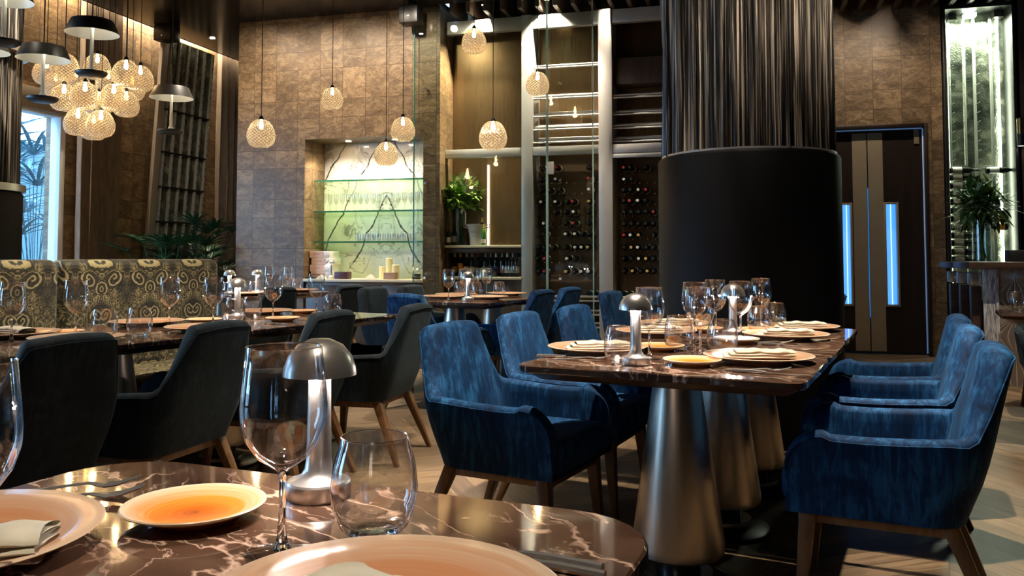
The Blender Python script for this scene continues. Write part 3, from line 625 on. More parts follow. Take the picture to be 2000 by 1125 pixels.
# champagne shelf and back bar in the first bay
X0, X1 = -3.332, PX[0][0]
tag(MB().box(X0, X1, WY - 0.02, 9.529, 1.205, 1.235).build('champagne_shelf', M['paint_cream'], bevel=0.003), 'cream stone shelf carrying the bouquet and champagne bucket', 'shelf')
t = thing('back_bar_cabinet', 'dark wooden back bar with an open bottle recess and doors below', 'cabinet')
MB().box(X0, X1, WY + 0.02, 9.529, 1.145, 1.204).build('top_board', M['dark_walnut'], t, bevel=0.002)
MB().box(X0, X1, 9.50, 9.529, 0.87, 1.145).build('recess_back', M['dark_walnut'], t)
MB().box(X0, X0 + 0.03, WY + 0.02, 9.50, 0.87, 1.145).build('recess_side', M['dark_walnut'], t)
MB().box(X0, X1, WY + 0.03, 9.529, 0, 0.835).build('cabinet_body', M['cabinet_veneer'], t)
for i in range(2):
    w = (X1 - X0) / 2; dd = MB().box(X0 + i*w + 0.004, X0 + (i+1)*w - 0.004, WY + 0.008, WY + 0.03, 0.05, 0.825).build('cabinet_door', M['cabinet_veneer'], t, bevel=0.003)
MB().lathe([(0, 0), (0.018, 0), (0.018, 0.01), (0.0, 0.012)], 16).build('door_lock', M['chrome'], dd, loc=(at(915, 601, Y=WY).x, WY + 0.008, 0.52)); bpy.data.objects['door_lock'].rotation_euler = (R_(90), 0, 0)
tag(MB().box(X0, X1, WY - 0.02, 9.499, 0.836, 0.869).build('back_bar_counter', M['paint_cream'], bevel=0.003), 'cream stone ledge of the back bar under the bottle row', 'counter')
def upright(lab, z0, z1, cap, glass='bottle_glass', name='wine_bottle', s=1.0):
    t = thing(name, 'x', 'bottle')
    MB().lathe([(r*s, z*s) for r, z in bottle_prof() + [(0, 0.30)]], 16).build('bottle_body', M[glass], t)
    if lab: MB().lathe([(0.0376*s, z0*s), (0.0376*s, z1*s)], 16).build('label_band', M[lab], t)
    MB().lathe([(0.0155*s, 0.245*s), (0.0156*s, 0.301*s), (0, 0.302*s)], 12).build('capsule', M[cap], t)
    return t
ub = [(876, None, 'black'), (887, 'amber', 'cream'), (899, 'orange', 'yellow'), (910, 'white', 'cream'), (922, 'cream', 'yellow'), (933, 'black', 'red'), (948, 'grey', 'grey'), (958, 'grey', 'orange'), (969, 'blue', 'white'), (980, 'rose', 'gold'), (991, 'white', 'white'), (1001, 'grey', 'grey'), (1010, 'tan', 'black')]
for i, (px, lb, cp) in enumerate(ub):
    t = upright('paint_' + lb if lb else None, 0.05 if lb != 'orange' else 0.09, 0.13 if lb != 'orange' else 0.17, 'paint_' + cp, s=0.9)
    q = at(px, 541, Y=9.40); t.location = (min(q.x, PX[0][0] - 0.038), 9.40 + 0.02 * (i % 2), 0.8695)
    t['label'] = 'upright bottle with %s label, back bar recess, %s from left' % ({'amber': 'an amber', 'orange': 'an orange', None: 'no visible'}.get(lb, 'a ' + str(lb)), ORD[i]); t['group'] = 'bottles in the back bar recess'
p = at(948, 540, Y=9.31)
tag(MB().lathe([(0.13, 0), (0.128, 0.02), (0.115, 0.06), (0.085, 0.095), (0.04, 0.113), (0, 0.118)], 28).build('steel_dome', M['brushed_steel'], loc=(p.x, 9.36, 0.8695)), 'steel dome shape before the upright bottles of the back bar', 'dome')  # plain steel dome shape standing before the bottles
for i, px in enumerate((985, 996, 1006)):
    q = at(px, 541, Y=9.28); tag(MB().lathe([(0, 0), (0.025, 0), (0.004, 0.006), (0.004, 0.05), (0.03, 0.075), (0.033, 0.10), (0.028, 0.13), (0.026, 0.13), (0.03, 0.10), (0.027, 0.077), (0, 0.06)], 14).build('cordial_glass', M['drinking_glass'], loc=(q.x, 9.27, 0.8695)), 'small stem glass on the back bar ledge, %s from the left' % ORD[i], 'glass', 'small glasses on the back bar ledge')
# bouquet
def bouquet(center, vase_h, vase_r, n, spread, mat, seed, label, name_mat2=None, blade=(0.105, 0.045), upb=0.35):
    rnd = random.Random(seed); t = thing('leaf_bouquet', label, 'bouquet', center)
    MB().lathe([(0, 0), (vase_r, 0), (vase_r, 0.01), (vase_r * 0.95, vase_h), (vase_r*0.95 - 0.004, vase_h), (vase_r - 0.006, 0.02), (0, 0.02)], 24).build('vase', M['vase_glass'], t)
    st = MB()
    for i in range(14):
        a = rnd.uniform(0, 6.28); r = rnd.uniform(0.2, 0.8) * vase_r
        st.tube([(r*math.cos(a+2.5)*0.7, r*math.sin(a+2.5)*0.7, 0.022), (0.3*r*math.cos(a), 0.3*r*math.sin(a), vase_h*0.6), (r*math.cos(a), r*math.sin(a), vase_h + 0.05)], 0.004, 5)
    st.build('stems', M['dark_leaves'], t)
    lf = MB(); C = Vector((0, 0, vase_h + spread * 0.45))
    for i in range(n):
        while True:
            d = Vector((rnd.gauss(0, 1), rnd.gauss(0, 1), rnd.gauss(0, 1))).normalized()
            if d.z > -0.75: break
        p = C + Vector((d.x, d.y, d.z * 0.9)) * spread * rnd.uniform(0.15, 0.85)
        dd = (d + Vector((rnd.gauss(0, .75), rnd.gauss(0, .75), rnd.gauss(0, .65) + upb * 0.3)))
        lf.leaf(p, dd, blade[0] * rnd.uniform(0.6, 1.3), blade[1] * rnd.uniform(0.6, 1.4), rnd.uniform(0.1, 0.7))
    o = lf.build('foliage', M[mat], t, ang=80)
    if name_mat2:
        pf = MB()
        for i in range(10):
            d = Vector((rnd.gauss(0, 1), -abs(rnd.gauss(0, 1)), rnd.gauss(0, .7))).normalized(); p = C + d * spread * 0.66
            for q in range(4): pf.leaf(p, d + Vector((rnd.gauss(0, .5), rnd.gauss(0, .5), rnd.gauss(0, .5))), 0.07, 0.035, 0.1)
        pf.build('blossoms', M[name_mat2], t, ang=80)
    return t
p = at(900, 478, Y=9.38)
bouquet((p.x, 9.38, 1.2355), 0.44, 0.075, 430, 0.30, 'bouquet_leaves', 3, 'large green leaf bouquet in a tall glass vase on the champagne shelf', 'pale_petal')
# champagne bucket
p = at(931, 478, Y=9.36)
t = thing('champagne_bucket', 'white flared champagne bucket with side handles on the stone shelf', 'bucket', (p.x, 9.36, 1.2355))
def lip(a, z, r): return 0.0
MB().lathe([(0, 0), (0.075, 0), (0.078, 0.01), (0.085, 0.10), (0.105, 0.19), (0.135, 0.245), (0.131, 0.246), (0.10, 0.19), (0.08, 0.10), (0.072, 0.02), (0, 0.02)], 28).build('bucket_body', M['paint_bucket'], t)
for sx in (-1, 1): MB().tube([(sx*0.128, 0, 0.235), (sx*0.155, 0, 0.245), (sx*0.158, 0, 0.215), (sx*0.118, 0, 0.20)], 0.007, 6).build('handle', M['paint_bucket'], t)
e = MB()
e.box(-0.012, 0.004, -0.1045, -0.1005, 0.168, 0.176); e.box(-0.045, 0.045, -0.1025, -0.0985, 0.150, 0.157); e.box(-0.03, 0.025, -0.092, -0.0865, 0.105, 0.109)
e.build('printed_emblem', M['paint_tan'], t)
t = upright(None, 0, 0, 'paint_gold', name='champagne_bottle'); t.location = (p.x + 0.03, 9.37, 1.2565); t.rotation_euler = (0, R_(8), 0); t['label'] = 'gold foiled champagne bottle standing in the white bucket'
for c in t.children:
    if c.name.startswith('capsule'): c.scale = (1.25, 1.25, 1.03)
t = upright('paint_cream', 0.03, 0.09, 'paint_gold', 'bottle_green', 'champagne_bottle', 0.78); q = at(946, 478, Y=9.30); t.location = (q.x, 9.27, 1.2355); t['label'] = 'green champagne bottle with cream label standing right of the white bucket'
for px, lb, s, w in ((868.5, 'cream', 0.62, 'leftmost of the small bottles'), (877, 'white', 0.68, 'middle one of the small bottles'), (886, 'grey', 0.8, 'tallest of the small bottles')):
    t = upright('paint_' + lb, 0.05, 0.14, 'paint_black', s=s); q = at(px, 478, Y=9.32); t.location = (max(q.x, X0 + 0.03), 9.30 + (0.05 if px > 880 else 0), 1.2355); t['label'] = 'dark bottle left of the tall bouquet vase, %s' % w
tag(MB().box(-0.008, 0.008, -0.008, 0.008, 0, 0.96).build('light_batten', M['shade_inner_light'], loc=(at(953, 400, Y=9.5).x, 9.515, 1.2355)), 'slim lit batten on the bronze panel right of the bouquet', 'light')
# frameless glass partition before the wine wall
for lab, x0, x1, y in (('tall frameless glass pane before the first wine bay and stone pier', at(808, 400, Y=9.0).x, at(1068, 400, Y=9.0).x, 9.0), ('tall frameless glass pane hinged before the middle wine bay', at(1070, 400, Y=9.06).x, PX[1][0] - 0.03, 9.06)):
    t = thing('glass_partition', lab, 'glass pane', ((x0 + x1) / 2, y, 0)); h = (x1 - x0) / 2
    MB().box(-h + 0.012, h - 0.012, -0.005, 0.005, 0.01, CEIL - 0.004).build('pane', M['pane_glass'], t, smooth=False)
    for s_ in (-1, 1): MB().box(s_*h - 0.006, s_*h + 0.006, -0.006, 0.006, 0.01, CEIL - 0.004).build('pane_edge', M['green_edge' if y < 9.03 and s_ < 0 else 'pane_edge'], t, smooth=False)
    for z in (0.86, 1.95, 3.05):
        MB().tube([(-h + 0.14, -0.012, z), (-h + 0.14, 0.06, z)], 0.016, 10).build('standoff', M['chrome'], t)
    if y > 9.03: MB().box(-h - 0.005, -h + 0.07, -0.014, 0.014, 2.02, 2.16).build('hinge_plate', M['frame_steel'], t, bevel=0.003)
    else: MB().tube([(-h + 0.001, -0.03, 0.86), (-h + 0.10, -0.03, 0.86)], 0.01, 8).build('pull_knob', M['black_metal'], t)

# ------------------------------------------------------------------ lit bottle cabinet on the right
cw = thing('lit_bottle_cabinet', 'tall brightly lit glass bottle cabinet with peg rails beside the double doors', 'cabinet', (2.225, DY + 0.30, 0))
W_ = 0.72
MB().box(0, W_, -0.02, 0.0, 0.05, 3.86).build('backing', M['hammered_backing'], cw, smooth=False)
MB().box(0, 0.03, -0.36, -0.02, 0, 3.92).box(W_ - 0.03, W_, -0.36, -0.02, 0, 3.92).box(0.03, W_ - 0.03, -0.36, -0.02, 3.86, 3.92).box(0.03, W_ - 0.03, -0.36, -0.02, 0, 0.06).build('cabinet_frame', M['black_metal'], cw, bevel=0.003)
for x in (0.045, W_ - 0.10): MB().box(x, x + 0.018, -0.05, -0.03, 0.1, 3.80).build('light_tube', M['led_cabinet'], cw)
MB().box(0.26, 0.38, -0.22, -0.12, 3.80, 3.84).build('top_lamp', M['led_cabinet'], cw)
MB().box(0.1, 0.18, -0.2, -0.05, 3.78, 3.85).box(0.56, 0.66, -0.2, -0.05, 3.78, 3.85).build('lamp_housing', M['black_metal'], cw)
for i, x in enumerate((0.10, 0.255, 0.36, 0.53)):
    MB().box(x, x + 0.028, -0.10, -0.07, 0.06, 3.80).build('peg_rail', M['pale_rail'], cw, bevel=0.003)
    if i != 3:
        for q in range(26): MB().tube([(x + 0.014, -0.085, 1.0 + q * 0.107), (x + 0.014 + (0.03 if i in (0, 2) else -0.03), -0.16, 1.02 + q * 0.107)], 0.004, 5).build('peg', M['pale_rail'], cw)
MB().box(0.12, 0.27, -0.11, -0.09, 2.10, 2.13).box(0.38, 0.54, -0.11, -0.09, 2.10, 2.13).build('cross_bar', M['pale_rail'], cw)
MB().box(0.032, W_ - 0.032, -0.35, -0.342, 0.07, 3.85).build('front_pane', M['pane_glass'], cw, smooth=False)
def sideways(lb, cap):
    t = thing('wine_bottle', 'x', 'bottle', (0, 0, 0), 0, 'bottles in the lit cabinet'); tr_ = Matrix.Rotation(R_(90), 4, 'Y')
    for nm, pf, mt in (('bottle_body', bottle_prof() + [(0, 0.30)], 'bottle_glass'), ('label_band', [(0.0376, 0.035), (0.0376, 0.13)], lb), ('capsule', [(0.0155, 0.245), (0.0156, 0.302), (0, 0.303)], cap)):
        b = MB(); b.m = tr_; b.lathe(pf, 14); b.build(nm, M[mt], t)
    return t
SW = Stamp(sideways('paint_white', 'paint_black')); SO = Stamp(sideways('paint_orange', 'paint_black'))
cyY = DY + 0.12
for i, y in enumerate((333, 347, 363, 379, 395, 412, 428, 444, 460, 475, 492, 507)):
    q = at(1862, y, Y=cyY); SW((2.29, cyY, q.z), 0, 'white labelled bottle in the lit cabinet, %s from top of the left column' % ORD[i])
q = at(1925, 333, Y=cyY); SW((q.x, cyY, q.z), 0, 'white labelled bottle lying sideways at the top right of the lit cabinet')
for y, w in ((427, 'upper'), (443, 'lower')):
    q = at(1968, y, Y=cyY); o = SO((q.x, cyY, q.z), R_(180), '%s of two orange labelled bottles at the right of the lit cabinet' % w)

# ------------------------------------------------------------------ host counter on the right
c0 = Vector((2.05, 8.04, 0))
hc = thing('host_counter', 'dark reception counter with patterned front panel by the right edge', 'counter', c0)
MB().box(-0.16, 1.6, -0.14, 0.42, 1.0, 1.06).box(-0.16, 0.36, 0.42, 0.95, 1.0, 1.055).build('counter_top', M['dark_walnut'], hc, bevel=0.006)
MB().box(0.10, 1.5, 0.0, 0.3, 0, 0.999).build('front_panel', M['wavy_panel'], hc, smooth=False)
MB().box(0.07, 0.10, -0.012, 0.31, 0, 0.999).box(-0.02, 0.07, -0.006, 0.02, 0, 0.999).build('corner_panel', M['streaked_panel'], hc, bevel=0.004)
for y in (0.08, 0.45, 0.82):
    MB().box(-0.10, -0.02, y - 0.04, y + 0.04, 0, 0.85).build('post', M['dark_walnut'], hc, bevel=0.004)
    MB().box(-0.115, -0.005, y - 0.05, y + 0.05, 0.86, 0.965).build('glass_block', M['brushed_steel'], hc, bevel=0.01)
MB().box(-0.015, 0.06, 0.13, 0.88, 0, 0.72).build('side_panel', M['dark_walnut'], hc, smooth=False)
p = at(1921, 510, z=1.06)
bouquet((p.x, p.y + 0.05, 1.0605), 0.42, 0.085, 340, 0.27, 'dark_leaves', 9, 'dark spiky leaf bouquet in a clear cylinder vase on the reception counter', 'pale_petal', (0.17, 0.036), 0.3)
q = at(1962, 508, z=1.06); tag(MB().box(-0.065, 0.065, -0.05, 0.05, 0, 0.10).build('card_box', M['black_metal'], bevel=0.003, loc=(2.30, 8.10, 1.0605), rz=R_(5)), 'small black box beside the vase on the reception counter', 'box')
t = thing('wall_lamp', 'brass and black wall lamp at the right edge beyond the lit cabinet', 'lamp', (at(1998, 280, Y=10.0).x, 10.05, 2.42))
MB().lathe([(0.0, 0.0), (0.04, 0.0), (0.04, 0.17), (0.0, 0.17)], 20).build('brass_body', M['brass'], t); MB().lathe([(0.04, -0.13), (0.042, -0.13), (0.041, 0.0), (0.0, 0.0)], 20).build('lamp_shade', M['black_metal'], t)
MB().lathe([(0, -0.125), (0.038, -0.125)], 20).build('glow_disc', M['led_soft'], t); MB().box(-0.02, 0.02, 0.02, 0.098, 0.0, 0.06).build('wall_bracket', M['black_metal'], t)

# ------------------------------------------------------------------ pillars
def pillar(loc, r, zs, lab, ring, seed):
    rnd = random.Random(seed); t = thing('round_pillar', lab, 'pillar', loc)
    MB().lathe([(0, 0.0), (r, 0.0), (r, zs - 0.02), (r - 0.012, zs - 0.004), (r - 0.03, zs), (0, zs)], 72).build('leather_wrap', M['dark_leather'], t)
    n = 420; off = [[rnd.gauss(0, 1) for _ in range(n)] for _ in range(8)]
    top = CEIL - zs; K = 15
    rows = []
    for k_ in range(K):
        z = zs + top * k_ / (K - 1); row = []
        q = k_ / (K - 1) * 6.99; i0 = int(q); f = q - i0
        for i in range(n + 1):
            j = i % n
            d = off[0][j] * 0.009 + (off[i0 % 8][j] * (1 - f) + off[(i0 + 1) % 8][j] * f) * 0.0035
            a = 2 * math.pi * i / n; rr = r - 0.045 + d; row.append((rr * math.cos(a), rr * math.sin(a), z))
        rows.append(row)
    MB().grid(rows).build('strand_wrap', M['fibre_strands'], t, ang=70)
    MB().lathe([(r + 0.008, 0.0), (r + 0.008, 0.09), (r + 0.001, 0.095)], 72).build('skirting', M['black_metal'], t)
    for z in ring: MB().lathe([(r - 0.05, z), (r + 0.02, z), (r + 0.02, z + 0.06), (r - 0.05, z + 0.06)], 72).build('metal_ring', M['brushed_steel'], t)
    return t
pillar((0.054, 5.11, 0), 0.519, 1.685, 'big round pillar with black leather base and fibre strands by the right-hand tables', (), 5)
MB().lathe([(0.44, 1.685), (0.500, 1.685), (0.497, 1.697), (0.44, 1.697)], 72).build('piping', M['brushed_steel'], bpy.data.objects['round_pillar'])
lp = at(-111, 500, D=6.9)
pillar((lp.x, lp.y, 0), 0.56, 1.65, 'round strand-wrapped pillar with steel rings cut by the left edge', (1.65, 2.82), 6)

# ------------------------------------------------------------------ curtains, leaning wine screen, palm
def curtain(y0, y1, x, lab, folds, amp=0.06):
    n = folds * 10; rows = []
    for k_ in range(7):
        z = 0.03 + (CEIL + 0.17) * k_ / 6; row = []
        for i in range(n + 1):
            t = i / n; ph = t * folds * 2 * math.pi
            row.append((x + amp * math.sin(ph) * (0.75 + 0.25 * math.sin(3 * t + k_ * 0.3)) + 0.01 * math.sin(k_ * 1.3 + ph * 0.5), y0 + (y1 - y0) * t + 0.025 * math.cos(ph), z))
        rows.append(row)
    b = MB().grid(rows); b.grid([[(p[0] + 0.006, p[1], p[2]) for p in r] for r in rows])
    return tag(b.build('curtain', M['taupe_curtain'], ang=80), lab, 'curtain')
curtain(7.84, 8.52, XL + 0.09, 'taupe full-height curtain beside the tall left window', 5)
curtain(10.45, 11.5, XL + 0.09, 'taupe curtain in the far corner beyond the leaning screen', 6)
t = thing('leaning_bottle_screen', 'dark leaning glass screen with vertical studded bars on the left wall', 'screen', (XL + 0.03, 8.97, 0))
t.rotation_euler = (0, R_(4.0), 0)
MB().box(0, 0.02, 0.12, 1.06, 0.0, 3.93).build('screen_glass', M['hammered_backing'], t, smooth=False)
MB().box(0.0, 0.05, 0, 0.12, 0, 3.93).build('side_board', M['header_grey'], t, bevel=0.004)
for i in range(6):
    y = 0.16 + i * 0.175
    b = MB().box(0.02, 0.05, y, y + 0.03, 0, 3.92); br = b.build('upright_bar', M['frame_steel'], t)
    pf = [(0, 0.5)]
    for q in range(34): pf += [(0.002, 0.53 + q * 0.1), (0.007, 0.55 + q * 0.1), (0.002, 0.57 + q * 0.1)]
    MB().lathe(pf + [(0, 3.95)], 8, (0.052, y + 0.015, -0.03)).build('bead_chain', M['chrome'], br)
for i, z in enumerate((1.55, 2.0, 2.45, 3.0)): MB().box(0.02, 0.055, 0.12, 1.05, z, z + 0.02).build('cross_bar', M['black_metal'], t)
def palm(loc, lab, n, seed, mat='palm_leaves', h=1.3, L=0.42, w=0.05, name='potted_palm'):
    rnd = random.Random(seed); t = thing(name, lab, 'plant', loc)
    st = MB(); lf = MB()
    for i in range(n):
        a = rnd.uniform(0, 6.28); r = rnd.uniform(0.1, 0.45); hh = h * rnd.uniform(0.55, 1.08)
        tip = Vector((r * math.cos(a), r * math.sin(a), hh)); st.tube([(0.05*math.cos(a), 0.05*math.sin(a), 0.05), (tip.x*0.4, tip.y*0.4, hh*0.6), tip], 0.006, 5)
        fd = Vector((math.cos(a), math.sin(a), 0.35)).normalized()
        for q in range(9):
            ang = (q - 4) * 0.36; side = Vector((-math.sin(a), math.cos(a), 0))
            d = fd * math.cos(ang) + side * math.sin(ang) + Vector((0, 0, 0.25))
            lf.leaf(tip, d, L * rnd.uniform(0.8, 1.1), w, 0.55, 4, 0.3)
    st.build('stems', M[mat], t); lf.build('fronds', M[mat], t, ang=80)
    MB().lathe([(0, 0), (0.14, 0), (0.17, 0.3), (0.15, 0.3), (0.13, 0.27), (0, 0.27)], 20).build('pot', M['black_metal'], t)
    return t
palm((-6.62, 9.3, 0), 'dark green fan palm behind the banquette, beside the stone wall', 26, 4, h=1.42)
palm((-6.62, 8.60, 0), 'dark green fan palm behind the banquette, under the leaning screen', 20, 8, h=1.18)
# outside
struct(MB().box(-14, XL - 0.29, -4, 14, -0.1, 0.0).build('ground', M['header_grey'], smooth=False))
struct(MB().box(-13.4, -13.2, 4, 15, 0, 3.3).build('wall_backdrop', M['backdrop_blue'], smooth=False), 'added backdrop wall dimming the sky beyond the garden palms')  # added backdrop, cuts the bright sky in the window view
rnd = random.Random(12)
for i in range(9):
    t = palm((-8.9 - (i % 3) * 1.0, 6.2 + i * 0.45, 0), 'x', 16, 40 + i, 'outdoor_fronds', 2.0 + rnd.random() * 1.2, 0.85, 0.05, 'garden_palm')
    t['label'] = 'feathery palm in the garden outside the left window'; t['group'] = 'palms outside the left window'

# ------------------------------------------------------------------ chairs
def make_chair(vel, label):
    t = thing('upholstered_armchair', label, 'chair')
    W, YB_, YF, rc = 0.295, -0.235, 0.265, 0.11
    path = []
    for i in range(18):
        q = (i / 17) ** 1.7; path.append((W, YF + (YB_ + rc - YF) * q, (1, 0), 'arm', q))
    for i in range(1, 9):
        a = (math.pi / 2) * i / 8; path.append((W - rc + rc * math.cos(a), YB_ + rc - rc * math.sin(a), (math.cos(a), -math.sin(a)), 'cor', i / 8))
    for i in range(1, 8): path.append((W - rc - 2 * (W - rc) * i / 8, YB_, (0, -1), 'back', i / 8))
    path += [(-x, y, (-n[0], n[1]), k_, q) for x, y, n, k_, q in reversed(path[:26])]
    zb, za, zt = 0.335, 0.570, 0.812
    def sm(x): x = max(0, min(1, x)); return x * x * (3 - 2 * x)
    def warp(x, y, z, wl):
        sx = 0.91 + 0.09 * sm((z - 0.30) / 0.28)
        if z > za: sx *= 1 - 0.24 * ((z - za) / 0.24) ** 0.9
        return (x * sx, y - 0.25 * (z - 0.30) * wl + (0.02 if y < 0 else 0.0) * (1 - sm((z - 0.3) / 0.2)), z)
    cols = []; rim = []
    for x, y, n, kd, q in path:
        if kd == 'arm':
            h = za - 0.012 * math.sin(q * math.pi); th = 0.058
            dy = YF - y
            if dy < 0.11: h = za - 0.11 + math.sqrt(max(0, 0.11 ** 2 - (0.11 - dy) ** 2)) * 0.98 + 0.002
        elif kd == 'cor':
            h = za + (zt - za) * sm((q - 0.30) / 0.5); th = 0.058 + 0.03 * q
        else: h = zt + 0.006 * math.sin(q * math.pi); th = 0.088
        wl = sm((0.12 - y) / 0.34)
        ix, iy = x - n[0] * th, y - n[1] * th
        c = []
        for s in range(9): z = zb + (h - zb) * s / 8; c.append(warp(x, y, z, wl))
        for s in range(1, 6):
            a = math.pi * s / 6; mx = (x + ix) / 2 + (x - ix) / 2 * math.cos(a); my = (y + iy) / 2 + (y - iy) / 2 * math.cos(a)
            p = warp(mx, my, h, wl); c.append((p[0], p[1], h + th * 0.32 * math.sin(a)))
        for s in range(6): z = h + (0.40 - h) * s / 5; c.append(warp(ix, iy, z, wl))
        cols.append(c); p = warp(x, y, h, wl); rim.append((p[0] + n[0] * 0.001, p[1] + n[1] * 0.001, h + 0.001))
    b = MB(); b.grid(cols); nC = len(cols[0])
    b.f.append(tuple(range(nC))); b.f.append(tuple(range((len(cols) - 1) * nC, len(cols) * nC)))
    b.add([c[0] for c in cols], [tuple(range(len(cols)))])
    b.build('upholstered_shell', M[vel], t, ang=55)
    MB().tube(rim, 0.0035, 6).build('piping', M[vel], t)
    s = MB(); s.box(-0.225, 0.225, -0.20, 0.285, 0.34, 0.462).build('seat_cushion', M[vel], t, bevel=0.04, seg=4)
    MB().box(-0.215, -0.19, -0.19, 0.235, 0.295, 0.337).box(0.19, 0.215, -0.19, 0.235, 0.295, 0.337).box(-0.19, 0.19, 0.205, 0.23, 0.295, 0.337).box(-0.19, 0.19, -0.185, -0.16, 0.295, 0.337).build('seat_frame', M['walnut'], t, bevel=0.003)
    for sx in (-1, 1):
        MB().bar((sx * 0.232, 0.235, 0), (sx * 0.212, 0.205, 0.345), 0.026, 0.050).build('leg', M['walnut'], t, bevel=0.004)
        MB().bar((sx * 0.245, -0.315, 0), (sx * 0.20, -0.175, 0.345), 0.026, 0.050).build('leg', M['walnut'], t, bevel=0.004)
    return t
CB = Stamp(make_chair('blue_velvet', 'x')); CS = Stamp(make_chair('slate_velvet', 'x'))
pB, mB, pA, mA = -math.pi/2 - TH, math.pi/2 - TH, -TH, math.pi - TH
g1, g2, g3, g4 = 'blue chairs left of the right-hand tables', 'blue chairs right of the right-hand tables', 'slate chairs facing the banquette', 'chairs at the far tables'
CH = [
 (CB, 2.93, -1.435, pB + R_(-2), 'blue velvet armchair nearest the camera on the left of the right-hand table', g1),
 (CB, 3.61, -1.455, pB + R_(1), 'blue velvet armchair second from the front on the left of the right-hand tables', g1),
 (CB, 4.27, -1.44, pB + R_(2), 'blue velvet armchair farthest back on the left of the right-hand tables', g1),
 (CB, 2.96, -0.16, mB + R_(2), 'blue velvet armchair nearest the camera at the right edge of the right-hand table', g2),
 (CB, 3.69, -0.20, mB, 'blue velvet armchair in the middle of the row right of the right-hand tables', g2),
 (CB, 4.33, -0.22, mB + R_(1), 'blue velvet armchair farthest back in the row right of the right-hand tables', g2),
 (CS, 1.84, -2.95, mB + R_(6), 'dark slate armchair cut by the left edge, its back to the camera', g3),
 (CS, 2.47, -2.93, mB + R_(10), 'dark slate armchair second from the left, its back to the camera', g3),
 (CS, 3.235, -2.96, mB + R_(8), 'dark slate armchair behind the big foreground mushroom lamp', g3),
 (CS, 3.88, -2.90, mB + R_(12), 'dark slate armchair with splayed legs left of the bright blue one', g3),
 (CB, 5.30, -3.27, pA + R_(-14), 'blue armchair at the near end of the middle table, before the glass partition', g4),
 (CB, 6.06, -3.10, mB, 'dark blue armchair on the right side of the middle table, nearer one', g4),
 (CB, 6.68, -3.12, mB, 'dark blue armchair on the right side of the middle table, farther one', g4),
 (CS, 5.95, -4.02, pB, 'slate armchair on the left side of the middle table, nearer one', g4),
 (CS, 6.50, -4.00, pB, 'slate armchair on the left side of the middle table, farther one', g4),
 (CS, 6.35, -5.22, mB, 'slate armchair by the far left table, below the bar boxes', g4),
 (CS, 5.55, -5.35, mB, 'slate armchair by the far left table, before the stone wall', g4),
 (CB, 6.05, -1.88, pB, 'blue armchair facing right before the steel post left of the pillar', g4),
 (CB, 6.95, -1.86, pB, 'blue armchair half hidden behind the pillar, farther one', g4),
 (CB, 6.45, -0.93, mB, 'blue armchair peeking out right of the big pillar', g4),
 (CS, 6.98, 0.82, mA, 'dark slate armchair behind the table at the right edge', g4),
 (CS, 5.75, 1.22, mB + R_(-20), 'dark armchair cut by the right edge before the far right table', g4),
]
for st, a, bb, rz, lab, gr in CH: st(ab(a, bb, 0), rz, lab, gr)

# ------------------------------------------------------------------ tables
def rrect(w, d, r, n=6):
    pts = []
    for cx, cy, a0 in ((w/2 - r, d/2 - r, 0), (-w/2 + r, d/2 - r, 90), (-w/2 + r, -d/2 + r, 180), (w/2 - r, -d/2 + r, 270)):
        for i in range(n + 1): a = R_(a0 + 90 * i / n); pts.append((cx + r * math.cos(a), cy + r * math.sin(a)))
    return pts
def make_table(w, d, r, label, under='dark_walnut'):
    t = thing('marble_table', label, 'table')
    MB().prism(rrect(w - 0.006, d - 0.006, r), 0.7255, 0.729, rrect(w, d, r)).prism(rrect(w, d, r), 0.7292, 0.746).prism(rrect(w, d, r), 0.7462, 0.75, rrect(w - 0.006, d - 0.006, r)).build('tabletop', M['emperador_marble'], t)
    MB().prism(rrect(w - 0.11, d - 0.11, r * 0.7), 0.699, 0.725, rrect(w - 0.03, d - 0.03, r)).build('underframe', M[under], t)
    pd = MB().lathe([(0.0, 0.699), (0.078, 0.699), (0.083, 0.66), (0.155, 0.145), (0.152, 0.120), (0.138, 0.110), (0, 0.110)], 48).build('pedestal', M['pedestal_steel'], t)
    MB().lathe([(0.075, 0.016), (0.075, 0.110)], 32).build('pedestal_neck', M['dark_plinth'], pd)
    MB().lathe([(0.078, 0.035), (0.115, 0.035), (0.115, 0.052), (0.078, 0.052)], 40).build('pedestal_ring', M['chrome'], pd)
    MB().lathe([(0, 0), (0.19, 0), (0.19, 0.012), (0.185, 0.0155), (0, 0.0155)], 40).build('floor_disc', M['dark_plinth'], t)
    return t
TB = Stamp(make_table(0.92, 0.652, 0.055, 'x'))
TB(ab(2.825, -0.79), -TH, 'brown marble table nearest the camera in the right-hand row', 'tables of the right-hand row')
TB(ab(3.483, -0.79), -TH, 'brown marble table in the middle of the right-hand row', 'tables of the right-hand row')
TB(ab(4.141, -0.795), -TH, 'brown marble table touching the pillar in the right-hand row', 'tables of the right-hand row')
for i, (a, w) in enumerate(((1.98, 'cut by the left edge behind the leftmost slate chair'), (2.66, 'second from the left edge'), (3.34, 'carrying the lamp and clustered tumblers'), (4.02, 'at the far end near the slate chairs'))):
    TB(ab(a, -3.42), -TH, 'brown marble table before the banquette, %s' % w, 'tables before the banquette')
TB(ab(5.92, -3.50), -TH, 'middle marble table with steel pedestals before the back bar, near half', 'far tables')
TB(ab(6.58, -3.50), -TH, 'middle marble table with steel pedestals before the back bar, far half', 'far tables')
TB(ab(5.75, -5.90), -TH, 'far left marble table before the stone wall, near half', 'far tables')
TB(ab(6.42, -5.90), -TH, 'far left marble table before the stone wall, far half', 'far tables')
TB(ab(6.40, -1.42), -TH, 'marble table hidden behind the big pillar', 'far tables')
TB(ab(6.21, 0.83), -TH, 'marble table at the right edge before the reception counter', 'far tables')
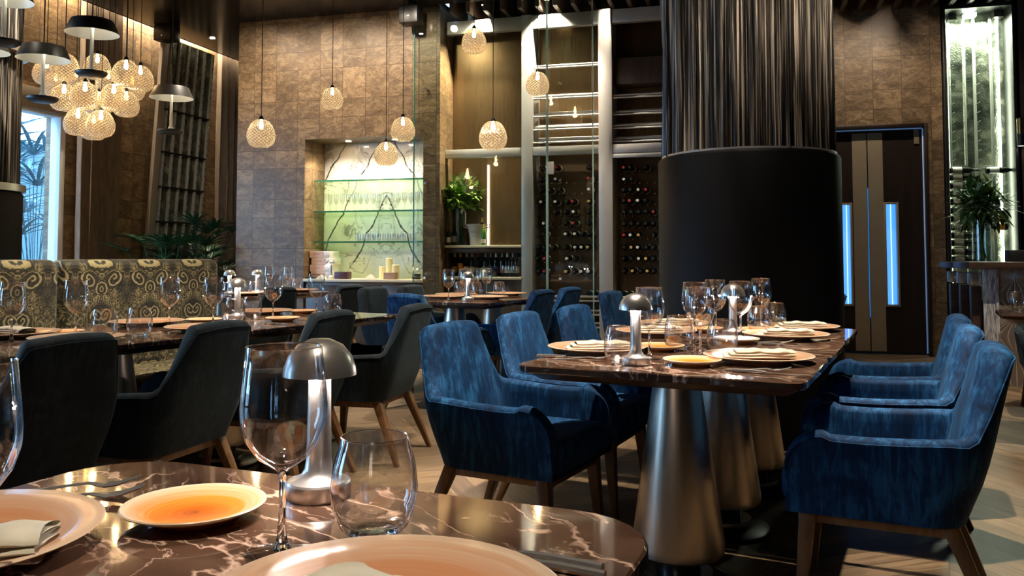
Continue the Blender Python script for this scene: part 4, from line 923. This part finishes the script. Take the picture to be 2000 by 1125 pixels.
ft = make_table(0.98, 0.90, 0.13, 'big brown marble table in the foreground laid for guests')
FTH = R_(7.0); ft.location = (-0.64, 0.785, 0); ft.rotation_euler = (0, 0, -FTH)

# ------------------------------------------------------------------ banquettes
def sofa(a0, a1, lab):
    t = thing('damask_banquette', lab, 'sofa', ab((a0 + a1) / 2, -4.35, 0), math.pi/2 - TH - math.pi/2 - math.pi/2 + math.pi)
    L = (a1 - a0) / 2
    return t, L
def make_sofa(a0, a1, lab):
    # local x runs along the seat, local y points to the guests
    t = thing('damask_banquette', lab, 'sofa', ab((a0 + a1) / 2, -4.35, 0), -math.pi/2 - TH, 'damask banquettes along the left tables'); L = (a1 - a0) / 2 - 0.003
    MB().box(-L, L, -0.17, 0.0, 0.10, 1.09).build('backrest', M['gold_damask'], t, bevel=0.055, seg=5)
    MB().box(-L + 0.004, L - 0.004, -0.02, 0.50, 0.27, 0.455).build('seat_cushion', M['gold_damask'], t, bevel=0.045, seg=4)
    MB().box(-L + 0.02, L - 0.02, -0.15, 0.44, 0.0, 0.272).build('base', M['gold_damask'], t, bevel=0.01)
make_sofa(3.06, 4.22, 'gold and black damask banquette with rounded corner, right one of the pair')
make_sofa(1.86, 3.05, 'gold and black damask banquette cut by the left edge')

# ------------------------------------------------------------------ table ware
thin_glass('rim_glass', (0.9, 0.9, 0.9), 1.5, 0.05, 9.0)
def wine_glass():
    t = thing('wine_glass', 'x', 'glass')
    out = [(0.0045, 0.098), (0.012, 0.104), (0.030, 0.116), (0.044, 0.136), (0.0515, 0.160), (0.0525, 0.178), (0.050, 0.205), (0.0455, 0.249)]
    inn = [(0.0445, 0.250), (0.0435, 0.249), (0.0482, 0.205), (0.0507, 0.178), (0.0497, 0.160), (0.042, 0.138), (0.028, 0.119), (0.010, 0.109), (0, 0.107)]
    MB().lathe(out + inn, 40).build('bowl', M['drinking_glass'], t, ang=60)
    MB().tube([(0.045*math.cos(a*math.pi/24), 0.045*math.sin(a*math.pi/24), 0.2496) for a in range(49)], 0.0010, 6, False).build('rim', M['rim_glass'], t)
    MB().lathe([(0, 0), (0.043, 0), (0.0435, 0.0015), (0.030, 0.0038), (0.012, 0.0062), (0, 0.007)], 36).build('foot', M['drinking_glass'], t, ang=60)
    MB().lathe([(0, 0.0072), (0.011, 0.0072), (0.008, 0.012), (0.006, 0.022), (0.0042, 0.045), (0.0042, 0.085), (0.006, 0.096), (0.0, 0.103)], 28).build('stem', M['solid_glass'], t, ang=60)
    return t
def tumbler():
    t = thing('tumbler', 'x', 'glass')
    MB().lathe([(0.030, 0.002), (0.044, 0.014), (0.054, 0.040), (0.0565, 0.062), (0.053, 0.092), (0.0435, 0.126), (0.0425, 0.127), (0.0415, 0.126), (0.051, 0.092), (0.0545, 0.062), (0.052, 0.041), (0.041, 0.018), (0.028, 0.011), (0, 0.010)], 40).build('bowl', M['drinking_glass'], t, ang=60)
    MB().tube([(0.0425*math.cos(a*math.pi/24), 0.0425*math.sin(a*math.pi/24), 0.1264) for a in range(49)], 0.0011, 6, False).build('rim', M['rim_glass'], t)
    MB().lathe([(0, 0), (0.028, 0), (0.032, 0.003), (0.030, 0.0085), (0, 0.0095)], 28).build('thick_base', M['solid_glass'], t, ang=60)
    return t
def lamp():
    t = thing('table_lamp', 'x', 'lamp')
    MB().lathe([(0, 0), (0.046, 0), (0.0475, 0.003), (0.0475, 0.0225), (0.0455, 0.0255), (0.036, 0.0285), (0.026, 0.034), (0.0205, 0.043), (0.0185, 0.06), (0.0175, 0.12), (0.0165, 0.184), (0, 0.184)], 40).build('stem_and_base', M['brushed_steel'], t, ang=30)
    MB().lathe([(0.0545, 0.181), (0.0535, 0.192), (0.047, 0.210), (0.034, 0.226), (0.016, 0.2345), (0, 0.236), ], 44).lathe([(0.0535, 0.1815), (0.052, 0.192), (0.045, 0.208), (0.033, 0.223), (0.015, 0.231), (0, 0.232)], 44).build('lamp_shade', M['brushed_steel'], t, ang=60)
    MB().lathe([(0.018, 0.1845), (0.032, 0.1845), (0.030, 0.192), (0.018, 0.192)], 24).build('light_ring', M['led_white'], t)
    return t
def big_plate():
    t = thing('dinner_plate', 'x', 'plate')
    MB().lathe([(0, 0.004), (0.085, 0.004), (0.095, 0.0), (0.105, 0.0), (0.11, 0.006), (0.150, 0.015), (0.182, 0.022), (0.185, 0.0245), (0.182, 0.0262), (0.150, 0.0195), (0.11, 0.012), (0.09, 0.009), (0, 0.009)], 64).build('glazed_dish', M['peach_glaze'], t, ang=50)
    return t
def small_plate():
    t = thing('side_plate', 'x', 'plate')
    MB().lathe([(0, 0.003), (0.045, 0.003), (0.05, 0.0), (0.056, 0.0), (0.06, 0.005), (0.080, 0.012), (0.0945, 0.0185), (0.0958, 0.0205), (0.094, 0.0218), (0.078, 0.016), (0.058, 0.009), (0, 0.007)], 56).build('glazed_dish', M['orange_glaze'], t, ang=50)
    return t
def napkin(seed, w=0.115, d=0.042):
    rnd = random.Random(seed); rows = []
    nx, ny = 26, 18
    t = thing('folded_napkin', 'x', 'napkin')
    b = MB()
    for lay in range(3):
        rows = []; z0 = 0.001 + lay * 0.0085; k1 = 1 - lay * 0.07
        for i in range(nx + 1):
            u = i / nx * 2 - 1; r = []
            for j in range(ny + 1):
                a = 2 * math.pi * j / ny
                yy = math.cos(a) * d * k1; hz = 0.007 * (1 + math.sin(a)) + 0.002 * max(0, math.sin(u * 7 + lay * 1.7)) * (1 + math.sin(a)) * 0.5 * (lay + 0.5)
                r.append((u * w * k1 + 0.004 * math.sin(a * 2 + lay) + (0.008 * lay), yy + 0.004 * math.sin(u * 4 + lay), z0 + hz))
            rows.append(r)
        b.grid(rows)
        k0 = len(b.v) - (nx + 1) * (ny + 1)
    b.build('folded_cloth', M['napkin_linen'], t, ang=70)
    return t
def fork():
    t = thing('fork', 'x', 'fork')
    prof = [(-0.10, 0.0065, 0.002), (-0.09, 0.0085, 0.0025), (-0.04, 0.006, 0.005), (0.01, 0.0035, 0.011), (0.03, 0.004, 0.013), (0.045, 0.011, 0.011), (0.055, 0.0125, 0.010)]
    b = MB(); rows = [[(x, -w, z), (x, 0, z + 0.0022), (x, w, z)] for x, w, z in prof]; b.grid(rows); b.grid([[(p[0], p[1], p[2] - 0.0012 if i != 1 else p[2] - 0.003) for i, p in enumerate(r)] for r in rows])
    for q in (-1.5, -0.5, 0.5, 1.5): b.tube([(0.054, q * 0.0068, 0.0095), (0.075, q * 0.0068, 0.012), (0.102, q * 0.0064, 0.021)], [0.0022, 0.002, 0.0012], 6)
    b.build('fork_body', M['cutlery_steel'], t); return t
def knife():
    t = thing('knife', 'x', 'knife')
    b = MB().tube([(-0.11, 0, 0.005), (-0.05, 0, 0.0055), (-0.005, 0, 0.0045)], [0.0055, 0.006, 0.0045], 8); b.build('knife_handle', M['cutlery_steel'], t)
    b = MB(); b.prism([(-0.006, -0.004), (0.09, -0.0065), (0.118, -0.001), (0.11, 0.006), (0.0, 0.006)], 0.0035, 0.0052).build('knife_blade', M['cutlery_steel'], t, bevel=0.0004); return t
WG, TU, LA, BP, SP, NP, FK, KN = [Stamp(f) for f in (wine_glass(), tumbler(), lamp(), big_plate(), small_plate(), napkin(1), fork(), knife())]
TZ = 0.7502
def put(S, px, py, lab, gr, rz=0.0, z=TZ): return S(at(px, py, z=z), rz, lab, gr)
FG = 'place settings on the foreground table'
# foreground table
put(WG, 550, 1083, 'large clear wine glass standing in front of the mushroom lamp on the foreground table', FG)
S0 = at(-8, 960, z=TZ); WG((-0.774, 0.694, TZ), 0, 'clear wine glass cut by the left edge above the foreground table', FG)
put(TU, 730, 1046, 'clear stemless tumbler right of the mushroom lamp on the foreground table', FG)
put(LA, 622, 970, 'brushed steel mushroom lamp standing on the foreground marble table', FG, R_(20))
BP((-0.945, 0.812, TZ), R_(30), 'peach swirl dinner plate at the lower left of the foreground table', FG)
BP((-0.343, 0.774, TZ), R_(80), 'peach swirl dinner plate cut by the bottom edge of the foreground table', FG)
SP((-0.728, 1.012, TZ), R_(0), 'small orange swirl side plate behind the dinner plate on the foreground table', FG)
NPF = Stamp(napkin(5, 0.115, 0.05))
NPF((-0.893, 0.768, TZ + 0.0095), R_(28), 'cream folded napkin on the lower left dinner plate of the foreground', FG)
NPF((-0.332, 0.748, TZ + 0.0095), R_(-30), 'cream folded napkin on the dinner plate at the bottom edge', FG)
p = at(205, 962, z=TZ); FK((p.x - 0.055, p.y - 0.012, TZ), R_(20), 'steel fork nearer the far edge behind the left dinner plate', FG)
p = at(215, 975, z=TZ); FK((p.x - 0.042, p.y - 0.036, TZ), R_(26), 'steel fork lying just below its twin behind the left dinner plate', FG)
KN((-0.262, 0.985, TZ), R_(168), 'upper steel knife at the right end of the foreground table', FG)
KN((-0.256, 0.962, TZ), R_(168.5), 'lower steel knife at the right end of the foreground table', FG)
# right-hand tables
RG = 'place settings on the right-hand tables'
for px, py, lab in ((1269, 701, 'wine glass right behind the near mushroom lamp of the right-hand table'), (1368, 699, 'wine glass in the middle front of the right-hand tables'), (1357, 668, 'wine glass directly behind the middle front one on the right-hand tables'),
                    (1398, 652, 'tall wine glass left of the far mushroom lamp on the right-hand tables'), (1447, 661, 'wine glass right beside the far mushroom lamp on the right-hand tables'), (1487, 643, 'rightmost wine glass before the black pillar')):
    put(WG, px, py, lab, RG)
for px, py, lab in ((1212, 712, 'tumbler left of the near mushroom lamp on the right-hand table'), (1326, 680, 'tumbler behind the orange side plate of the right-hand tables'), (1411, 692, 'tumbler before the far mushroom lamp on the right-hand tables'), (1483, 651, 'tumbler under the rightmost wine glass on the right-hand tables'), (1514, 641, 'rightmost tumbler before the black pillar')):
    put(TU, px, py, lab, RG)
put(LA, 1242, 712, 'steel mushroom lamp at the front of the right-hand table', RG)
put(LA, 1432, 657, 'steel mushroom lamp farther back on the right-hand tables', RG)
for px, py, r, lab in ((1166, 688, 10, 'at the front left of the right-hand table'), (1481, 706, 0, 'at the front right of the right-hand table'), (1534, 661, -2, 'on the right side of the middle right-hand table'), (1562, 645, -3, 'on the right side by the black pillar'), (1281, 654, 8, 'on the left side of the middle right-hand table'), (1318, 638, 4, 'on the left side by the black pillar')):
    p = put(BP, px, py, 'peach dinner plate ' + lab, RG).location
    NP((p.x, p.y, TZ + 0.0095), R_(r + 8), 'cream napkin on the peach plate ' + lab, RG)
for px, py, lab in ((1352, 713, 'small orange side plate at the front of the right-hand table'), (1288, 684, 'small peach side plate behind the near mushroom lamp'), (1438, 670, 'small side plate before the far mushroom lamp'), (1480, 650, 'small orange side plate under the tumbler by the pillar'), (1372, 648, 'small side plate left of the far mushroom lamp')):
    put(SP, px, py, lab, RG)
for px, py, r, S, lab in ((1478, 727, 0, FK, 'fork in front of the front right plate'), (1500, 731, -4, KN, 'knife in front of the front right plate'), (1108, 699, 14, KN, 'knife in front of the front left plate'), (1135, 704, 12, FK, 'fork in front of the front left plate'), (1535, 676, -3, KN, 'knife before the plate on the middle right'), (1500, 672, 0, FK, 'fork before the plate on the middle right'), (1585, 652, -3, KN, 'knife before the plate next to the pillar')):
    put(S, px, py, 'steel ' + lab + ' of the right-hand tables', RG, R_(r) - TH)
# tables before the banquette
LG = 'place settings on the tables before the banquette'
for px, py, w in ((22, 668, 'at the left edge of the photo'), (147, 656, 'before the seam of the two banquettes'), (330, 638, 'before the middle of the right banquette'), (416, 637, 'before the right end of the banquette'), (533, 624, 'left of the slate chair at the far table'), (618, 615, 'before the bar counter doors')):
    put(WG, px, py, 'wine glass on the left tables ' + w, LG)
for px, py, w in ((203, 661, 'behind the leftmost slate chair'), (272, 656, 'second from the left'), (458, 629, 'in front of the mushroom lamp'), (492, 624, 'right of the mushroom lamp'), (650, 615, 'before the slate chair by the bar')):
    put(TU, px, py, 'tumbler on the tables before the banquette, ' + w, LG)
put(LA, 463, 624, 'steel mushroom lamp on the tables before the banquette', LG)
for px, py, w in ((30, 658, 'at the left edge'), (287, 635, 'behind the two left tumblers'), (150, 668, 'behind the leftmost slate chair'), (513, 613, 'right of the mushroom lamp'), (400, 646, 'before the rounded banquette end')):
    put(BP, px, py, 'peach dinner plate on the tables before the banquette, ' + w, LG)
for px, py, w in ((121, 655, 'left of the banquette seam'), (398, 630, 'at the right banquette end'), (590, 612, 'by the last wine glass'), (552, 627, 'behind the slate chair with the lamp')):
    put(SP, px, py, 'small side plate on the tables before the banquette, ' + w, LG)
q = at(30, 657, z=TZ); NP((q.x, q.y, TZ + 0.0095), R_(-20), 'cream napkin on the plate at the left edge', LG)
put(KN, 545, 634, 'steel knife behind the slate chair with the lamp', LG, R_(-5)); put(FK, 740, 622, 'steel fork at the far end of the left tables', LG, R_(-5))
# middle table
MG = 'place settings on the middle table'
for px, py, w in ((876, 587, 'leftmost'), (907, 580, 'left of the lamp'), (926, 578, 'right behind the lamp'), (950, 577, 'rightmost')): put(WG, px, py, 'small looking wine glass on the middle table, ' + w, MG)
for px, py, w in ((899, 577, 'left'), (931, 579, 'right beside the lamp'), (975, 578, 'rightmost')): put(TU, px, py, 'tumbler on the middle table, ' + w, MG)
put(LA, 914, 588, 'steel mushroom lamp on the middle table', MG)
for px, py, w in ((890, 579, 'far left'), (950, 584, 'front right'), (990, 577, 'far right'), (865, 583, 'front left')): put(BP, px, py, 'peach dinner plate on the middle table, ' + w, MG)
# far left table
KG = 'place settings on the far left table'
def put_b(S, px, b, lab):
    d = f3 + rgt * ((px - CX_) / F_) - u3 * ((HZ_ - CY_) / F_); t = b / (d.x * math.cos(TH) - d.y * math.sin(TH)); return S((d.x * t, d.y * t, TZ), 0, lab, KG)
for px, bb, w in ((449, -5.75, 'left'), (503, -5.7, 'right')): put_b(LA, px, bb, 'steel mushroom lamp on the far left table, %s one of two' % w)
for px, bb, w in ((526, -5.95, 'behind the lamps'), (563, -5.75, 'before the stone wall')): put_b(WG, px, bb, 'wine glass on the far left table, ' + w)
for px, bb, w in ((447, -5.6, 'left'), (498, -5.55, 'middle'), (580, -5.8, 'right')): put_b(TU, px, bb, '%s tumbler on the far left table' % w)
for px, bb, w in ((475, -5.65, 'left'), (530, -5.7, 'right'), (587, -5.72, 'far')): put_b(BP, px, bb, '%s peach dinner plate on the far left table' % w)
put(TU, 1990, 608, 'tumbler on the table at the right edge', 'place settings on the right edge table')
# small lamp on bar counter
q = ct(706); LA((q.x, 9.2, CT + 0.0005), 0, 'small unlit looking mushroom lamp on the bar counter', 'bar counter things')

# ------------------------------------------------------------------ pendants
def globe():
    t = thing('globe_pendant', 'x', 'pendant lamp')
    pf = [(0.028, -0.001), (0.060, 0.0), (0.088, 0.014), (0.108, 0.042), (0.118, 0.08), (0.1165, 0.112), (0.106, 0.15), (0.088, 0.186), (0.066, 0.212), (0.044, 0.226), (0.020, 0.233)]
    pf2 = []
    for (r0, z0), (r1, z1) in zip(pf, pf[1:]):
        for q in range(3): pf2.append((r0 + (r1 - r0) * q / 3, z0 + (z1 - z0) * q / 3))
    pf2.append(pf[-1])
    MB().lathe(pf2, 64).build('glass_shade', M['cut_amber_glass'], t, ang=80)
    MB().lathe([(0, 0.232), (0.022, 0.232), (0.020, 0.245), (0.010, 0.262), (0, 0.264)], 16).build('cap', M['black_metal'], t)
    MB().lathe([(0, 0.15), (0.012, 0.153), (0.017, 0.168), (0.017, 0.185), (0.012, 0.205), (0.010, 0.231)], 14).build('bulb', M['bulb_glow'], t)
    return t
GP = Stamp(globe())
def cord(parent_loc, z0, rr=0.0035):
    return MB().tube([(0, 0, z0), (0, 0, CEIL - parent_loc.z - 0.001)], rr, 6)
def hang(S, loc, lab, gr, z0, rr=0.0035):
    o = S(loc, random.uniform(0, 6), lab, gr)
    cord(loc, z0, rr).build('cord', M['cord_black'], o)
    return o
def globe_at(px, py, d, lab, gr):
    c = at(px, py, D=d); return hang(GP, Vector((c.x, c.y, c.z - 0.117)), lab, gr, 0.262)
single = [(510, 260, 55, 'left of the bar niche, over the stone wall'), (649, 192, 43, 'high above the bar niche'), (787, 252, 48, 'right of the bar niche, upper one'), (754, 300, 46, 'lowest, inside the outline of the bar niche'), (926, 80, 49, 'highest, before the first wine bay'), (963, 264, 56, 'above the champagne shelf, largest looking'), (1050, 163, 46, 'before the steel post of the wine wall')]
PG = []
for px, py, w, lab in single: PG.append(('g', at(px, py, D=0.236 * F_ / w), 'single amber cut glass pendant ' + lab, 'single glass pendants'))
cl = [(91, 140, 7.6, 'top row, leftmost'), (127, 130, 7.3, 'top row, second from the left'), (190, 130, 7.6, 'top row, behind the middle black lamp'), (246, 143, 7.25, 'top row, second from the right'), (274, 153, 7.6, 'top row, rightmost'),
      (109, 165, 8.0, 'behind, below the top left pair'), (149, 157, 8.0, 'behind, left of the black lamp disc'), (211, 161, 8.0, 'behind, right of the black lamp disc'), (258, 172, 8.0, 'behind, below the top right pair'),
      (125, 190, 7.4, 'middle row, left'), (166, 186, 7.2, 'middle row, centre'), (222, 190, 7.3, 'middle row, right'), (246, 203, 7.7, 'middle row, behind the right one'), (193, 203, 7.9, 'middle row, behind the centre gap'),
      (152, 238, 7.4, 'bottom row, left'), (197, 241, 7.3, 'bottom row, right'), (183, 248, 7.7, 'bottom row, half hidden behind the right one')]
for px, py, d, lab in cl: PG.append(('g', at(px, py, D=d), 'amber cut glass pendant of the left cluster, ' + lab, 'cluster of glass pendants'))
made = []
for _, c, lab, gr in PG:
    o = GP(Vector((c.x, c.y, c.z - 0.117)), random.uniform(0, 6), lab, gr); made.append(o)
for o in made: MB().tube([(0, 0, 0.262), (0, 0, CEIL - o.location.z - 0.001)], 0.0035, 6).build('cord', M['cord_black'], o)
def shade():
    t = thing('mushroom_pendant', 'x', 'pendant lamp')
    MB().lathe([(0.19, 0.0), (0.150, 0.095), (0.146, 0.10), (0.02, 0.112), (0, 0.112)], 48).build('outer_shade', M['shade_black'], t, ang=40)
    MB().lathe([(0.1885, 0.0005), (0.148, 0.093), (0.02, 0.108), (0, 0.108)], 48).build('inner_shade', M['shade_white'], t, ang=40)
    MB().lathe([(0.0, -0.285), (0.03, -0.285), (0.022, -0.268), (0.0135, -0.25), (0.0125, 0.105), (0, 0.105)], 24).build('stem', M['shade_white'], t)
    MB().lathe([(0.0, -0.330), (0.085, -0.326), (0.108, -0.312), (0.114, -0.296), (0.112, -0.292)], 40).build('lower_disc', M['shade_black'], t, ang=50)
    MB().lathe([(0.112, -0.2915), (0.06, -0.2895), (0.0, -0.2885)], 40).build('disc_top', M['shade_white'], t)
    MB().lathe([(0.03, 0.098), (0.06, 0.098), (0.06, 0.103), (0.03, 0.103)], 24).build('light_ring', M['led_soft'], t)
    return t
MP = Stamp(shade(), 'black mushroom pendants over the left tables')
mp = []
for px, py, d, lab in ((180, 66, 6.3, 'black mushroom pendant before the middle of the glass cluster'), (85, 116, 6.35, 'black mushroom pendant left of the glass cluster'), (335, 192, 7.6, 'black mushroom pendant before the leaning screen'), (10, 2, 6.1, 'black mushroom pendant at the top left corner'), (-34, 101, 6.5, 'black mushroom pendant mostly beyond the left edge')):
    c = at(px, py, D=d); mp.append(MP(c, 0, lab))
for o in mp: MB().tube([(0, 0, 0.111), (0, 0, CEIL - o.location.z - 0.001)], 0.005, 6).build('cord', M['cord_black'], o)

# ------------------------------------------------------------------ ceiling fittings
p = at(806, 22, Y=8.9); t = thing('ceiling_speaker', 'black box speaker under the ceiling above the bar niche', 'speaker', (p.x, 8.85, 0))
MB().box(-0.115, 0.115, -0.10, 0.10, 3.77, 3.97).box(-0.03, 0.03, -0.03, 0.03, 3.97, 4.028).build('speaker_case', M['black_metal'], t, bevel=0.012); MB().lathe([(0, 0), (0.012, 0), (0, 0.004)], 12).build('badge', M['chrome'], t, loc=(0, -0.101, 3.85)).rotation_euler = (R_(90), 0, 0)
p = at(326, 74, D=10.6); t = thing('ceiling_speaker', 'black box speaker under the ceiling by the leaning screen', 'speaker', (p.x, p.y, 0))
MB().box(-0.125, 0.125, -0.10, 0.10, 3.83, 4.028).build('speaker_case', M['black_metal'], t, bevel=0.012); MB().lathe([(0, 0), (0.012, 0), (0, 0.004)], 12).build('badge', M['chrome'], t, loc=(0, -0.101, 3.89)).rotation_euler = (R_(90), 0, 0)
def downlight(loc, lab, gr='ceiling spots'):
    t = thing('ceiling_spot', lab, 'light', loc, 0, gr)
    MB().lathe([(0.032, 0), (0.048, -0.002), (0.05, 0.0), (0.05, 0.006)], 24).build('rim', M['chrome'], t)
    MB().lathe([(0, -0.0008), (0.031, -0.0008), (0.031, 0.004)], 20).build('lens', M['downlight_glow'], t)
    return t
def spot(loc, target, power, size, blend=0.4, rad=0.03, col=(1.0, 0.84, 0.66)):
    l = bpy.data.lights.new('spot', 'SPOT'); l.energy = power; l.spot_size = R_(size); l.spot_blend = blend; l.shadow_soft_size = rad; l.color = col
    o = bpy.data.objects.new('spot', l); COL.objects.link(o); o.location = loc; o.rotation_euler = (Vector(target) - Vector(loc)).to_track_quat('-Z', 'Y').to_euler(); return o
def area(loc, target, power, sx, sy, col=(1.0, 0.80, 0.55)):
    l = bpy.data.lights.new('area', 'AREA'); l.shape = 'RECTANGLE'; l.size = sx; l.size_y = sy; l.energy = power; l.color = col
    o = bpy.data.objects.new('area', l); COL.objects.link(o); o.location = loc; o.rotation_euler = (Vector(target) - Vector(loc)).to_track_quat('-Z', 'Y').to_euler(); return o
def point(loc, power, rad=0.02, col=(1.0, 0.76, 0.48)):
    l = bpy.data.lights.new('point', 'POINT'); l.energy = power; l.shadow_soft_size = rad; l.color = col
    o = bpy.data.objects.new('point', l); COL.objects.link(o); o.location = loc; return o
WARM = (1.0, 0.78, 0.52)
for px, lab in ((945, 'bright ceiling spot over the first wine bay'), (1068, 'bright ceiling spot over the middle wine bay'), (1190, 'bright ceiling spot over the wine bay beside the pillar')):
    x = at(px, 20, Y=9.14).x; t = thing('wall_spot', lab, 'light', (x, 9.14, CEIL + 0.06), 0, 'spots over the wine wall')
    MB().lathe([(0.028, -0.07), (0.034, -0.07), (0.034, 0.06), (0, 0.06)], 20).build('housing', M['brass'], t); MB().lathe([(0, -0.06), (0.028, -0.066)], 20).build('lens', M['downlight_glow'], t)
    spot((x, 9.13, CEIL - 0.02), (x + (0.3 if px == 1190 else 0.02), 9.55, 0.4), 320 if px == 1190 else 190, 105, 0.7, 0.02)
p = at(415, 74, z=CEIL - 0.001); downlight((p.x, p.y, CEIL - 0.007), 'recessed ceiling spot near the far left corner')
# over the tables
TS = [(2.75, -0.85), (3.9, -0.75), (3.3, 0.35), (3.1, -1.75), (2.6, -3.3), (3.9, -3.4), (6.2, -3.6), (5.8, -5.7), (6.3, 0.9), (6.4, -1.3)]
spot(ab(2.75, -0.85, 3.99), ab(2.75, -0.85, 0), 45, 62, 0.5)
spot(ab(3.9, -0.75, 3.99), ab(3.9, -0.75, 0), 42, 62, 0.5)
spot(ab(2.95, -0.42, 3.99), ab(2.95, 0.20, 0), 260, 36, 0.6)
spot(ab(4.1, -0.42, 3.99), ab(4.05, 0.20, 0), 260, 36, 0.6)
spot(ab(2.95, -1.15, 3.99), ab(2.95, -1.80, 0), 280, 36, 0.6)
spot(ab(4.1, -1.15, 3.99), ab(4.05, -1.80, 0), 250, 36, 0.6)
spot(ab(2.6, -3.3, 3.99), ab(2.6, -3.5, 0), 130, 60, 0.6)
spot(ab(3.9, -3.4, 3.99), ab(3.9, -3.7, 0), 130, 60, 0.6)
spot(ab(6.2, -3.6, 3.99), ab(6.2, -3.6, 0), 150, 60, 0.6)
spot(ab(5.8, -5.7, 3.99), ab(5.8, -5.7, 0), 120, 60, 0.6)
spot(ab(6.3, 0.9, 3.99), ab(6.3, 0.9, 0), 150, 60, 0.6)
spot(ab(6.4, -1.3, 3.99), ab(6.4, -1.3, 0), 110, 60, 0.6)
spot((-0.55, 0.55, 3.99), (-0.6, 0.85, 0.75), 120, 32, 0.6)
spot((-1.55, 7.5, 3.99), (-1.5, 9.4, 0.4), 90, 40, 0.7, 0.03)  # added spot, brightens the low wine shelves and bottle fronts
spot((2.7, 6.6, 3.99), (2.7, 8.1, 0.6), 120, 44, 0.7, 0.03)  # added spot, brightens the patterned front of the reception counter
# stone wall washers
for x in (-5.7, -5.1, -4.5, -3.9, -3.45): spot((x, 8.1, 3.99), (x, 9.1, 2.9), 27, 100, 0.9, 0.04)
for x in (1.0, 1.7): spot((x, 9.0, 3.99), (x, 10.2, 2.6), 20, 100, 0.9, 0.04)
spot((2.12, 9.85, 3.95), (2.13, 10.2, 1.4), 130, 46, 0.8, 0.03)
spot((-3.08, 9.16, 3.88), (-3.34, 9.32, 1.6), 70, 60, 0.8, 0.02, (1.0, 0.84, 0.55))
spot((-4.86, 9.22, NZ1 - 0.03), (-5.07, 9.3, 1.2), 16, 80, 0.8, 0.02, (1.0, 0.84, 0.55))
# pillar washers
spot((1.0, 4.1, 3.99), (0.25, 4.9, 3.0), 150, 52, 0.6, 0.03)
spot((-0.5, 4.2, 3.99), (-0.1, 4.9, 3.0), 18, 52, 0.6, 0.03)
lpos = bpy.data.objects['round_pillar.001'].location if 'round_pillar.001' in bpy.data.objects else Vector((-6, 5, 0))
spot((lpos.x + 1.2, lpos.y - 0.6, 3.99), (lpos.x, lpos.y, 2.3), 90, 60, 0.6, 0.04)
# cove light along the left wall
area((XL + 0.085, 6.5, CEIL + 0.2), (XL + 0.085, 6.5, 0), 75, 0.1, 5.4); area((XL + 0.085, 11.0, CEIL + 0.2), (XL + 0.085, 11.0, 0), 45, 0.1, 3.4)
for o in bpy.data.objects:
    if o.type == 'LIGHT' and o.data.type == 'AREA': o.rotation_euler = (0, 0, 0)
# niche light
niche = downlight((-4.62, 9.33, NZ1 - 0.007), 'recessed spot in the top of the bar niche, left one', 'bar niche spots'); downlight((-4.0, 9.33, NZ1 - 0.007), 'recessed spot in the top of the bar niche, right one', 'bar niche spots')
for x in (-4.75, -4.3, -3.85): spot((x, 9.20, NZ1 - 0.02), (x, 9.36, 0.8), 15, 135, 0.8, 0.03, (1.0, 0.86, 0.66))
# lit cabinet
area((2.225 + W_/2, DY + 0.12, 3.78), (2.225 + W_/2, DY + 0.12, 0), 24, 0.4, 0.1, (0.95, 1.0, 0.82))
# lamps on the tables and pendants
for o in list(bpy.data.objects):
    if o.name.split('.')[0] == 'table_lamp' and o.type == 'EMPTY' and 'unlit' not in o['label']:
        for q in range(3):
            a = q * 2.094 + 0.5; point((o.location.x + 0.028*math.cos(a), o.location.y + 0.028*math.sin(a), o.location.z + 0.178), 0.55, 0.006, (1.0, 0.84, 0.76))
    if o.name.split('.')[0] == 'globe_pendant' and o.type == 'EMPTY': point((o.location.x, o.location.y, o.location.z + 0.12), 0.7 if 'single' in o['label'] else 0.3, 0.03, WARM)
    if o.name.split('.')[0] == 'mushroom_pendant' and o.type == 'EMPTY': point((o.location.x + 0.06, o.location.y, o.location.z + 0.06), 0.25, 0.02, (1.0, 0.92, 0.75))
# ------------------------------------------------------------------ daylight
w = bpy.data.worlds.new('World'); SC.world = w; w.use_nodes = True
bg = w.node_tree.nodes['Background']; bg.inputs[0].default_value = (0.36, 0.64, 1.0, 1); bg.inputs[1].default_value = 5.0
for h0, h1 in wins:
    l = bpy.data.lights.new('window_portal', 'AREA'); l.shape = 'RECTANGLE'; l.size = 2.5; l.size_y = h1 - h0; l.cycles.is_portal = True
    o = bpy.data.objects.new('window_portal', l); COL.objects.link(o); o.location = (XL - 0.27, (h0 + h1) / 2, 1.3); o.rotation_euler = (0, R_(-90), 0)

# ------------------------------------------------------------------ camera
cam = bpy.data.cameras.new('Camera'); co = bpy.data.objects.new('Camera', cam); COL.objects.link(co); SC.camera = co
cam.sensor_width = 36; cam.sensor_fit = 'HORIZONTAL'; cam.lens = 36 * F_ / 2000
cam.shift_y = -(562.5 - CY_) / 2000; cam.clip_start = 0.05
rot = Matrix((rgt, u3, -f3)).transposed(); co.matrix_world = Matrix.Translation(ORI) @ rot.to_4x4()
vs = SC.view_settings; SC.display_settings.display_device = 'sRGB'; vs.view_transform = 'Standard'; vs.look = 'None'; vs.gamma = 1.0; vs.use_curve_mapping = False; vs.exposure = 1.6
cy = SC.cycles
cy.max_bounces = 10; cy.diffuse_bounces = 4; cy.glossy_bounces = 5; cy.transmission_bounces = 8; cy.transparent_max_bounces = 24
cy.caustics_reflective = False; cy.caustics_refractive = False; cy.sample_clamp_indirect = 6.0; cy.use_denoising = True
